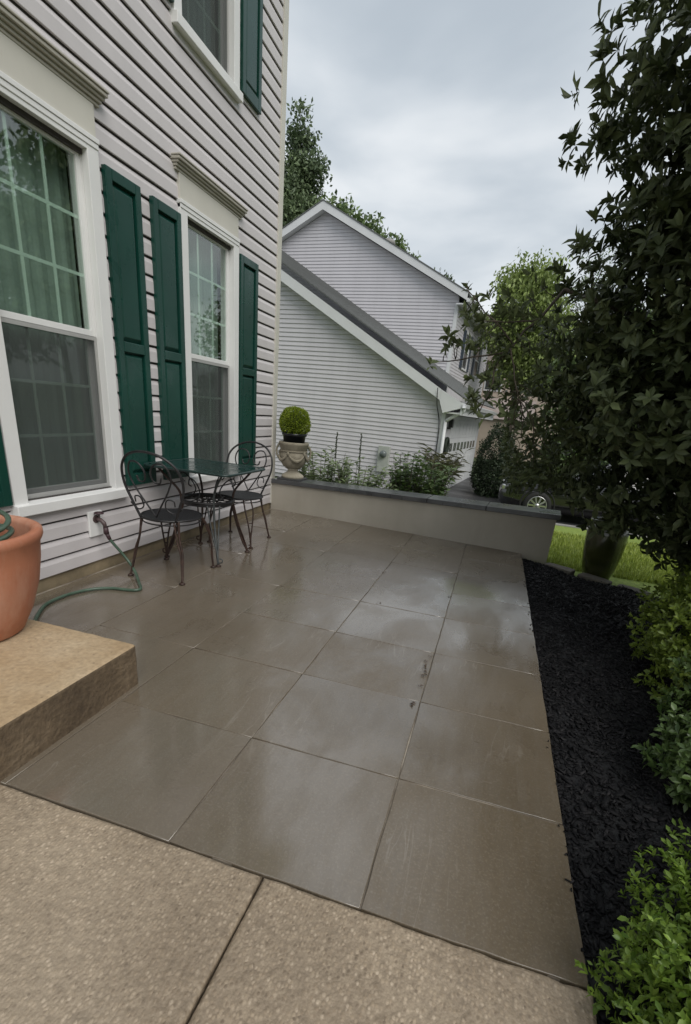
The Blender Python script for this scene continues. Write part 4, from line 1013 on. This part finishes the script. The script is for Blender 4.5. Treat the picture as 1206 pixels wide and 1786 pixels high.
for i in range(6):
    x0 = .66+i*.30; xc = x0+.15; yc = mulch_edge_y(xc)+.03
    bm = bmesh.new(); bmesh.ops.create_cube(bm, size=1); bmesh.ops.subdivide_edges(bm, edges=bm.edges[:], cuts=3, use_grid_fill=True)
    for v in bm.verts:
        s = 1-.10*(abs(v.co.x)*2)**4-.04; v.co = Vector((v.co.x*.285*(1+random.uniform(-.03, .03)), v.co.y*.13*s*(1+random.uniform(-.06, .06)), v.co.z*.075*s+random.uniform(-.003, .003)))
    me = bpy.data.meshes.new('edging_stone'); bm.to_mesh(me); bm.free(); me.materials.append(stone_m)
    o = link('edging_stone', me, None, (xc, yc, -.045), math.atan(-.62)+random.uniform(-.06, .06)); bev(o, .012, 2)
    tag(o, labs[i], 'edging stone', 'stones edging the mulch bed')

# green glazed jar at the bed's far edge
jm = M_('olive_glaze'); jm.set(Base_Color=jm.ramp(jm.noise(2.5, 5, .6, jm.coord((1, 1, 3))), [(0.3, (.030, .036, .010)), (0.7, (.060, .066, .018))]), Roughness=.22, Coat_Weight=.6, Coat_Roughness=.08)
jar = MB().lathe([(.001, 0), (.115, 0), (.122, .01), (.150, .12), (.172, .26), (.182, .38), (.180, .47), (.168, .53), (.160, .545), (.172, .56), (.176, .575), (.168, .585), (.150, .58), (.145, .54), (.150, .45), (.001, .42)], 44).build('glazed_jar', jm.m)
jar.location = (1.16, 4.93, -.075); tag(jar, 'tall olive green glazed jar at the far end of the mulch bed', 'jar')

# clipped ball in nursery pot, sitting in the urn
tp = empty('topiary_ball', (UX, UY, UZ+.395)); tag(tp, 'clipped bright green box ball in a black nursery pot on the urn', 'plant')
plastic = M_('black_plastic'); plastic.set(Base_Color=(.012, .013, .017), Roughness=.3); plastic = plastic.m
MB().lathe([(.001, 0), (.118, 0), (.138, .13), (.150, .132), (.152, .158), (.144, .160), (.14, .14), (.001, .13)], 36).build('nursery_pot', plastic, tp)
n = 9000; d = rand_dirs(n); d = d[d[:, 2] > -.8]; n = len(d); r = .176*(1+.03*rng.normal(size=n)+.035*np.sin(d[:, 0]*5+1)*np.sin(d[:, 2]*6))*(.92+.08*rng.random(n))
P = d*r[:, None]+np.array([0, 0, .275]); P = P*np.array([1, 1, 1.0]); D = unit(d+.75*rand_dirs(n)+np.array([0, 0, .25]))
MAT['box'] = mk_leaf('box_leaf', (.115, .17, .010), (.27, .34, .028), .45, .25)
leaves('foliage', P, D, unit(d+.6*rand_dirs(n)), rng.uniform(.014, .024, n), np.full(n, .5), 'small', MAT['box'], np.clip(.45+.3*rng.normal(size=n), 0, 1), tp)
MB().lathe([(.001, -.14), (.08, -.11), (.13, -.05), (.142, 0), (.13, .05), (.08, .11), (.001, .14)], 20, (0, 0, .275)).build('core', simple('box_core', (.02, .035, .004), .9), tp)

# ================================================================== THE BIG EVERGREEN BESIDE THE PATIO
MAT['ever'] = mk_leaf('evergreen_leaf', (.034, .048, .020), (.108, .132, .058), .45, .2, .28)
TX, TY = 1.75, 3.95
tree = empty('evergreen_tree', (TX, TY, -.05)); tag(tree, 'tall dark broadleaf evergreen tree overhanging the mulch bed', 'tree')
lob = [(2.02, 3.8, 4.05, 1.42, 1.2, .82), (1.49, 3.6, 3.08, 1.30, 1.2, .78), (1.75, 3.75, 2.62, 1.30, 1.2, .6),
       (1.38, 3.65, 2.58, 1.02, 1.0, .42), (1.42, 3.75, 2.0, 1.22, 1.1, .58), (1.35, 3.8, 1.45, 1.1, 1.05, .5), (1.55, 3.9, .95, 1.0, 1.0, .42), (1.68, 4.1, .58, .52, .7, .28),
       (1.75, 2.75, 1.5, .80, .65, .75), (1.55, 2.85, 2.4, .9, .65, .7), (2.3, 3.5, 2.4, 1.1, 1.4, 2.2), (1.6, 3.0, .85, .55, .55, .3)]
gap = [(.62, 3.6, 1.06, .3, .6, .14)]
def px(u, v, y):
    X = (u-623.03)/824.352; Y = -(v-1023.558)/824.352; d = fw+RT*X+UP*Y; return Vector((0, 0, CH))+d*(y/d.y)
tips, ax = lobe_points(lob, 14500, .66)
keep = np.ones(len(tips), bool)
for g in gap: keep &= (((tips-np.array(g[:3]))/np.array(g[3:]))**2).sum(1) > 1
# keep leaves off the patio air-space where the photograph shows sky / houses
keep &= tips[:, 2] > .12
SKYC = np.array(px(1128, 305, 3.6)); SKYD = unit(SKYC-np.array([0, 0, CH]))
def thin(P_):
    # a natural opening between two storeys of branches
    r = P_-SKYC; al = r@SKYD; pr = r-al[:, None]*SKYD; s_ = (pr[:, 0]/.20)**2+(pr[:, 1]/.3)**2+(pr[:, 2]/.06)**2
    return (s_ > 1) | (rng.random(len(P_)) < .10)
keep &= thin(tips)
tips, ax = tips[keep], ax[keep]
ax = unit(ax+.55*rand_dirs(len(ax))+np.array([0, 0, .28]))
# reaching branch on the left
br_tips = [(940, 555, 3.55), (905, 590, 3.55), (872, 622, 3.5), (845, 585, 3.5), (828, 545, 3.45), (815, 500, 3.45), (832, 520, 3.5), (800, 600, 3.4), (778, 606, 3.4), (752, 630, 3.35), (862, 560, 3.5), (890, 545, 3.5), (850, 690, 3.5), (830, 705, 3.4), (838, 725, 3.4), (866, 668, 3.5), (890, 655, 3.5), (880, 690, 3.5), (905, 690, 3.6), (860, 640, 3.5), (846, 660, 3.45), (910, 650, 3.6), (920, 610, 3.6), (885, 610, 3.55), (855, 610, 3.45), (870, 585, 3.5), (905, 540, 3.6), (925, 520, 3.6), (945, 500, 3.7), (930, 570, 3.6), (940, 640, 3.7), (935, 690, 3.7), (950, 730, 3.8), (925, 740, 3.7), (960, 790, 3.8), (900, 800, 3.9), (930, 820, 3.9), (965, 840, 3.9), (880, 715, 3.6), (840, 560, 3.4), (820, 690, 3.4), (812, 545, 3.45), (790, 590, 3.4)]
bt = np.array([tuple(px(*t)) for t in br_tips])
low = []
while len(low) < 250:
    u_, v_ = rng.uniform(872, 1040), rng.uniform(560, 862)
    if u_ < 872+max(0, (760-v_)*.42) or (v_ > 790 and u_ < 885): continue
    low.append(tuple(px(u_, v_, rng.uniform(3.7, 4.6))))
cov = []
while len(cov) < 22:
    u_, v_ = rng.uniform(805, 900), rng.uniform(500, 735)
    if u_ > 805+abs(v_-600)*.15: cov.append(tuple(px(u_, v_, rng.uniform(3.4, 3.7))))
for _ in range(150):
    low.append(tuple(px(rng.uniform(878, 1050), rng.uniform(770, 852), rng.uniform(4.2, 5.0))))
bt = np.concatenate([bt, np.array(cov), np.array(low), bt[10:]+rng.normal(0, .05, (len(bt)-10, 3))])
ba = unit(np.array([-.7, -.1, .5])+.8*rand_dirs(len(bt)))
T2 = np.concatenate([tips, bt]); A2 = np.concatenate([ax, ba])
P, D, Nn, LL = whorls(T2, A2, 9, .084, (20, 100))
small = np.concatenate([np.zeros(len(tips), bool), np.ones(len(bt), bool)]); LL = np.where(np.tile(small, 9), LL*.80, LL)
tint = np.clip(rng.beta(2, 3, len(P))+np.tile(rng.normal(0, .08, len(T2)), 9), 0, 1)
tint = np.where(np.tile(small, 9), np.clip(tint+.25, 0, 1), tint)
wr = rng.uniform(.33, .47, len(P))
# the 300 leaves that show largest become parts of their own
rel = P+D*LL[:, None]*.5-np.array([0, 0, CH]); F_ = np.array(fw); Rn = np.array(RT); Un = np.array(UP)
dep = rel@F_; uu = 623.03+824.352*(rel@Rn)/np.maximum(dep, .01); vv = 1023.558-824.352*(rel@Un)/np.maximum(dep, .01)
vis = (dep > .3) & (uu > 0) & (uu < 1206) & (vv > 0) & (vv < 1786)
facing = np.abs((unit(Nn)*unit(rel)).sum(1))
score = np.where(vis, LL*(.35+facing)/np.maximum(dep, .01)**1.6, 0); near = np.argsort(-score)[:300]
isn = np.zeros(len(P), bool); isn[near] = True
LOC = np.array(tree.location)
leaves('foliage', P[~isn]-LOC, D[~isn], Nn[~isn], LL[~isn], wr[~isn], 'broad', MAT['ever'], tint[~isn], tree)
V_, Fc = leaf_template('broad'); lm_ = []
for tv in (.2, .4, .6, .8):
    me = bpy.data.meshes.new('leaf'); me.from_pydata([tuple(v) for v in V_], [], [tuple(int(i) for i in f) for f in Fc]); at = me.attributes.new('tint', 'FLOAT', 'POINT'); at.data.foreach_set('value', np.full(len(V_), tv, np.float32)); me.materials.append(MAT['ever']); lm_.append(me)
Am = leaf_frames(P[isn]-LOC, D[isn], Nn[isn], LL[isn], wr[isn])
for a, p, tv in zip(Am, P[isn]-LOC, tint[isn]):
    o = bpy.data.objects.new('leaf', lm_[min(3, int(tv*4))]); COL.objects.link(o); o.parent = tree
    mtx = Matrix.Identity(4)
    for r in range(3):
        for c in range(3): mtx[r][c] = a[r][c]
        mtx[r][3] = p[r]
    o.matrix_basis = mtx
# inner mass of leaves in the darker tints
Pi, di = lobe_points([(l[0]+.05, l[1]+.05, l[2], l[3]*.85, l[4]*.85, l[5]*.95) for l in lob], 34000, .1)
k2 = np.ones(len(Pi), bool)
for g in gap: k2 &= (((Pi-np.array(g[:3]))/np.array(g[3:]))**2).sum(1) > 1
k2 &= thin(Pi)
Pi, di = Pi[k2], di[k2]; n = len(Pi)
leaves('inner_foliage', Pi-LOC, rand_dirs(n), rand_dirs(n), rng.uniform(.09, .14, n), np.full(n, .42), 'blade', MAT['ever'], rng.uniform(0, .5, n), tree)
q = MB(); limb(q, (0, 0, -.1), (.05, -.05, 2.6), .085, .05, .02, 8); limb(q, (.05, -.05, 2.6), (0, -.1, 4.6), .05, .012, .03, 6); q.build('trunk', MAT['bark'], tree)
q = MB()
for l in lob:
    c = Vector(l[:3])-tree.location
    for _ in range(5):
        e_ = c+Vector((random.uniform(-.7, .3)*l[3], random.uniform(-.7, .3)*l[4], random.uniform(-.2, .5)*l[5])); z = max(.3, min(4.3, e_.z-.5)); limb(q, (.03, -.05, z), e_, .022, .005, .06, 6)
q.build('branch', MAT['bark'], tree)
q = MB(); j0 = px(985, 505, 3.75)-tree.location
limb(q, (.0, -.05, 1.7), j0, .024, .012, .05); limb(q, j0, px(872, 628, 3.5)-tree.location, .011, .005, .03)
for a, b in (((895, 600), (815, 505)), ((880, 615), (752, 632)), ((872, 626), (835, 722)), ((930, 560), (850, 560)), ((890, 605), (905, 695))):
    limb(q, px(*a, 3.53)-tree.location, px(*b, 3.42)-tree.location, .006, .003, .05)
for t_, b_ in zip(br_tips, bt):
    path = [px(985, 505, 3.75).lerp(px(872, 628, 3.5), f) for f in np.linspace(0, 1, 9)]+[px(a[0]+(b[0]-a[0])*f, a[1]+(b[1]-a[1])*f, 3.53-.11*f) for a, b in (((895, 600), (815, 505)), ((880, 615), (752, 632)), ((872, 626), (835, 722)), ((930, 560), (850, 560)), ((890, 605), (905, 695))) for f in np.linspace(0, 1, 7)]
    bv = Vector(b_); nr = min(path, key=lambda p: (p-bv).length)
    if (nr-bv).length > .02: limb(q, nr-tree.location, bv-tree.location, .0035, .002, .06, 4)
q.build('branch', MAT['bark'], tree)

# ================================================================== SHRUBS ALONG THE BED
def shrub(name, label, lobes, tips_n, per, L, mat, group, shell=.72, wr_=.5, kind='blade', up=.5):
    b = lobes[0]; o = empty(name, (b[0], b[1], -.02)); tag(o, label, 'shrub', group); loc = np.array(o.location)
    tp_, ax_ = lobe_points(lobes, tips_n, shell); kk = tp_[:, 2] > .01; tp_, ax_ = tp_[kk], ax_[kk]
    ax_ = unit(ax_+.4*rand_dirs(len(ax_))+np.array([0, 0, up]))
    P, D, Nn, LL = whorls(tp_, ax_, per, L, (20, 75)); P = P-unit(D)*0
    leaves('foliage', P-loc, D, Nn, LL, np.full(len(P), wr_)*rng.uniform(.8, 1.2, len(P)), kind, mat, np.clip(rng.beta(2.2, 2.2, len(P))+np.tile(rng.normal(0, .1, len(tp_)), per), 0, 1), o)
    q = MB()
    for l in lobes:
        for _ in range(7):
            e_ = Vector(l[:3])-o.location+Vector((random.uniform(-.6, .6)*l[3], random.uniform(-.6, .6)*l[4], random.uniform(0, .6)*l[5])); limb(q, (random.uniform(-.04, .04), random.uniform(-.04, .04), 0), e_, .009, .003, .08)
    q.build('stem', MAT['bark'], o); return o
MAT['bright'] = mk_leaf('bright_shrub_leaf', (.07, .14, .014), (.20, .30, .045), .42, .3)
MAT['midg'] = mk_leaf('mid_shrub_leaf', (.04, .08, .02), (.11, .17, .05), .36, .2)
MAT['yell'] = mk_leaf('yellow_green_leaf', (.085, .135, .018), (.21, .28, .045), .4, .3)
SG = 'shrubs along the mulch bed'
shrub('boxwood_shrub', 'bright green small leaved shrub nearest the concrete walkway', [(.88, .82, .12, .42, .40, .30), (1.05, 1.02, .26, .40, .36, .26), (.72, .70, .05, .27, .28, .22)], 6500, 7, .022, MAT['bright'], SG, .75, .46, 'broad')
shrub('laurel_shrub', 'dark green glossy shrub in the middle of the mulch bed edge', [(1.17, 1.80, .14, .36, .36, .28), (1.32, 2.05, .32, .38, .36, .24)], 2000, 7, .040, MAT['midg'], SG, .7, .42, 'broad')
shrub('euonymus_shrub', 'yellow green leafy shrub under the evergreen tree', [(1.42, 2.86, .26, .46, .52, .36), (1.72, 3.25, .38, .50, .46, .36), (1.30, 2.55, .12, .32, .32, .26)], 3400, 7, .034, MAT['yell'], SG, .7, .5, 'broad')

# ================================================================== PLANTS BEHIND THE WALL
MAT['weed'] = mk_leaf('weedy_leaf', (.11, .155, .065), (.24, .30, .15), .5, .25)
MAT['weed2'] = mk_leaf('dense_weed_leaf', (.055, .105, .03), (.14, .205, .07), .5, .2)
PG = 'plants growing behind the garden wall'
def tall_plant(name, label, x, y, base, h, nst, spread, mat, leafL, tall=.2, per=26, wr_=.4):
    o = empty(name, (x, y, base)); tag(o, label, 'plant', PG); q = MB(); P, D = [], []
    for s in range(nst):
        a = rng.uniform(0, 2*PI); r = spread*math.sqrt(rng.random()); hh = h*rng.uniform(.55, 1)
        top = np.array([r*math.cos(a), r*math.sin(a), hh]); b = top*np.array([.35, .35, 0])
        q.tube([tuple(b), tuple(b*.4+top*.6-np.array([0, 0, hh*.08])), tuple(top)], [.006, .005, .002], 5)
        for i in range(per):
            f = rng.uniform(.15, 1)**.8; p = b+(top-b)*f; aa = rng.uniform(0, 2*PI); P.append(p); D.append((math.cos(aa), math.sin(aa), rng.uniform(-.2, .8)))
    P, D = np.array(P), unit(np.array(D)); n = len(P)
    leaves('foliage', P, D, unit(np.array([0, 0, 1.])+.5*rand_dirs(n)), leafL*rng.uniform(.6, 1.25, n), np.full(n, wr_), 'blade', mat, rng.beta(2, 2, n), o)
    q.build('stem', MAT['bark'], o); return o
def gz(x, y): return lawn_z(x, y)-.01
tall_plant('tall_weed', 'loose pale green weedy plant right behind the stone urn', -2.22, 6.25, gz(0, 6.25), .95, 40, .42, MAT['weed'], .10, per=28)
tall_plant('tall_weed', 'spiky seed stalks rising from pale foliage right of the urn', -1.78, 6.3, gz(0, 6.3), .86, 36, .42, MAT['weed'], .10, per=26)
tall_plant('tall_weed', 'low pale plant thinning out toward the middle of the wall', -1.45, 6.2, gz(0, 6.2), .56, 20, .30, MAT['weed'], .085)
tall_plant('leafy_perennial', 'bushy green perennial in front of the electricity meter', -1.12, 6.6, gz(0, 6.6), 1.04, 50, .28, MAT['weed2'], .10, per=30)
tall_plant('leafy_perennial', 'dense dark green perennial beside the garage corner', -.80, 6.7, gz(0, 6.7), .90, 50, .32, MAT['weed2'], .10, per=30)
for dx, dy, hh in ((-2.02, 6.1, 1.14), (-1.72, 6.2, 1.16)):
    q = MB(); q.tube([(0, 0, .2), (.02, 0, hh*.6), (.01, .02, hh)], [.006, .006, .003], 5)
    for i in range(26): zz = hh*(.72+.28*i/26); q.lathe([(.001, -.012), (.011, 0), (.001, .012)], 5, (.012+random.uniform(-.007, .007), random.uniform(-.007, .007), zz))
    o = q.build('seed_stalk', simple('seed_brown', (.07, .08, .055), .9, .3, 40) if 'seed_brown' not in bpy.data.materials else bpy.data.materials['seed_brown']); o.location = (dx, dy, gz(0, dy)); tag(o, {1.14: 'thin dark seed stalk closest to the stone urn', 1.16: 'thin dark seed stalk farther from the urn, toward the meter'}[hh], 'plant', PG)
gp = MB().lathe([(.001, 0), (.20, 0), (.24, .36), (.26, .37), (.26, .42), (.235, .42), (.22, .34), (.001, .33)], 28).build('planter_pot', plastic); gp.location = (-1.42, 13.35, -.80); tag(gp, "black planter tub by the neighbour's garage corner", 'pot')
tall_plant('ornamental_grass', 'arching ornamental grass in the black planter tub', -1.30, 13.2, -.42, .95, 50, .55, mk_leaf('straw_grass', (.09, .10, .045), (.2, .2, .11), .6, .2), .4, per=5, wr_=.05)

def ball_shrub(name, label, lobes, nt_, L, mat, cat='shrub', group=None, trunk=True):
    b = lobes[0]; o = empty(name, (b[0], b[1], b[2]-b[5])); tag(o, label, cat, group); loc = np.array(o.location)
    P, d = lobe_points(lobes, nt_, .72); n = len(P)
    leaves('foliage', P-loc, unit(d+.9*rand_dirs(n)), unit(d+.8*rand_dirs(n)), L*rng.uniform(.6, 1.2, n), np.full(n, .5), 'small', mat, np.clip(rng.beta(2, 2, n), 0, 1), o)
    return o
MAT['conifer'] = mk_leaf('conifer_spray', (.010, .022, .009), (.028, .048, .018), .6, .05)
MAT['lowg'] = mk_leaf('low_bush_leaf', (.035, .06, .012), (.085, .12, .025), .5, .2)
ball_shrub('conifer_shrub', "rounded dark green conifer at the far end of the neighbour's garage door", [(.02, 15.2, .10, .55, .6, 1.10), (.20, 15.2, -.3, .76, .7, .65)], 16000, .075, MAT['conifer'])
ball_shrub('low_bush', 'low yellow green bush at the foot of the dark conifer', [(1.15, 14.2, -.35, .6, .5, .5), (1.55, 14.4, -.3, .5, .5, .55)], 3000, .10, MAT['lowg'])
ball_shrub('tall_bush', 'tall dark bush behind the parked car', [(2.6, 15.4, .3, 1.3, 1.0, 1.3), (3.6, 15.6, .7, 1.5, 1.0, 1.6), (1.9, 15.0, -.1, .8, .7, .9)], 9000, .15, MAT['midg'])

# ================================================================== BACKGROUND TREES
def big_tree(name, label, base, lobes, n, L, mat, group='trees behind the houses', trunk_r=.22, shell=.35, kind='small', droop=0):
    o = empty(name, base); tag(o, label, 'tree', group); loc = np.array(base, float)
    P, d = lobe_points(lobes, n, shell); 
    # clump the leaves: pull towards random clump centres, leaving gaps
    m_ = max(30, n//170); C, dc = lobe_points(lobes, m_, max(.3, shell)); k = rng.integers(0, m_, n); rad = np.mean([l[3] for l in lobes])*.26
    P = C[k]+np.clip(rng.normal(size=(n, 3)), -1.7, 1.7)*rad*np.array([1, 1, .7]); 
    D = unit(rand_dirs(n)+np.array([0, 0, -droop]))
    leaves('crown', P-loc, D, unit(rand_dirs(n)+np.array([0, 0, .8])), L*rng.uniform(.6, 1.3, n), np.full(n, .5), kind, mat, np.clip(rng.beta(2, 2, n)+rng.normal(0, .2, m_)[k], 0, 1), o)
    q = MB(); top = max(l[2]+l[5]*.7 for l in lobes)-base[2]; c = Vector(lobes[0][:3])-Vector(base)
    limb(q, (0, 0, -.3), (c.x*.6, c.y*.6, top*.9), trunk_r, trunk_r*.15, .01, 8); q.build('trunk', MAT['bark'], o)
    q = MB()
    for i in range(0, m_, 2):
        e_ = Vector(C[i])-Vector(base); limb(q, (c.x*.3, c.y*.3, max(1, e_.z-1.2)), e_, trunk_r*.2, .012, .04, 4)
    q.build('branch', MAT['bark'], o); return o
def nw(a, n_, z): return (a*math.cos(t6)-n_*math.sin(t6), a*math.sin(t6)+n_*math.cos(t6), z)
def lw(a, n_, z, rx, ry, rz): return (*nw(a, n_, z), rx, ry, rz)
MAT['tree1'] = mk_leaf('far_dark_leaf', (.065, .10, .05), (.15, .20, .10), .6, .15)
MAT['tree2'] = mk_leaf('far_green_leaf', (.055, .095, .034), (.135, .19, .065), .6, .2)
MAT['willow'] = mk_leaf('willow_leaf', (.12, .17, .04), (.26, .33, .10), .55, .35)
big_tree('tall_spruce', 'tall narrow evergreen tree rising behind the house corner', nw(-17.4, 30, -1), [lw(-17.3, 30, 15.7, .55, .6, 1.7), lw(-15.6, 30, 14.3, .35, .4, .5), lw(-16.8, 30, 13.7, 1.0, 1.0, .8), lw(-17.6, 30, 12.6, 1.5, 1.5, 1.7), lw(-17.6, 30, 10.2, 2.3, 2, 2.4), lw(-18.2, 30, 7.5, 2.8, 2.4, 2.4)], 80000, .26, MAT['tree1'], shell=.2)
big_tree('broadleaf_tree', 'broad green tree behind the peak of the grey gable', nw(-14.5, 31, -1), [lw(-14.9, 31, 10.6, 2.1, 2, 1.7), lw(-16.0, 31, 11.3, 1.5, 1.5, 1.2), lw(-13.2, 31, 9.6, 1.8, 1.6, 1.6), lw(-16.8, 31, 9.0, 2.2, 2, 2.2), lw(-14.4, 31, 7.6, 3, 2.4, 2.0)], 52000, .32, MAT['tree2'], shell=.25)
big_tree('broadleaf_tree', 'smaller rounded tree showing above the right slope of the grey gable', nw(-11.2, 32, -1), [lw(-11.5, 32, 10.0, 1.3, 1.3, 1.2), lw(-10.6, 32, 9.0, 1.3, 1.3, 1.0), lw(-11.6, 32, 7.4, 2, 2, 2.0)], 26000, .28, MAT['tree2'], shell=.25)
big_tree('broadleaf_tree', 'dark treetop just clearing the grey roof edge', nw(-8.8, 32, -1), [lw(-9.1, 32, 8.6, 1.0, 1.0, .8), lw(-8.0, 32, 7.4, 1.3, 1.2, .9), lw(-8.6, 32, 5.5, 1.8, 1.8, 1.6)], 14000, .26, MAT['tree1'], shell=.25)
big_tree('willow_tree', 'bright yellow green willowy tree behind the dark evergreen', (.4, 25, -1), [(.35, 25, 6.5, 1.3, 1.2, 1.5), (.3, 25, 5.3, 1.7, 1.4, 1.5), (1.5, 25, 4.8, 1.6, 1.3, 1.3), (.9, 25, 3.6, 1.3, 1.1, .9)], 30000, .19, MAT['willow'], shell=.2, droop=1.0)
big_tree('thin_tree', 'sparse grey twigged tree beside the yellow green willow', (3.2, 29, -1), [(2.9, 29, 8.6, 1.5, 1.3, 1.0), (3.4, 29, 7.2, 1.8, 1.5, 1.2)], 1500, .16, MAT['tree1'], shell=.4)
big_tree('street_tree', 'leafy green tree across the driveway behind the car', (4.2, 19.5, -.95), [(3.2, 19.5, 3.0, 2.0, 1.7, 1.5), (4.6, 19.5, 3.6, 2.2, 2, 2.0), (3.8, 19.5, 1.4, 2.2, 1.7, 1.2), (2.6, 18.6, 1.5, 1.0, 1.0, 1.1)], 30000, .17, MAT['tree2'], shell=.3)
# trees across the street, mirrored in the window panes
for i, (x, y, h) in enumerate(((17, 3, 9.5), (18.5, 9, 11), (19, 15, 10), (17.5, -3, 10.5), (14.5, 19.5, 10.5), (17, 25, 13.5))):
    big_tree('street_tree', ['full green tree across the street facing the patio', 'tall green tree across the street past the evergreen', 'round green tree across the street opposite the driveway', 'leafy tree across the street behind the viewer', 'broad green tree across the street beyond the big evergreen', 'highest green tree across the street, past the parked car'][i], (x, y, -1), [(x, y, h*.62, 3, 3, 2.6), (x-.6, y+1.0, h*.85, 2.2, 2.2, 1.6), (x+.5, y-1.4, h*.42, 2.8, 2.8, 2.0)], 16000, .34, MAT['tree2'], shell=.3)
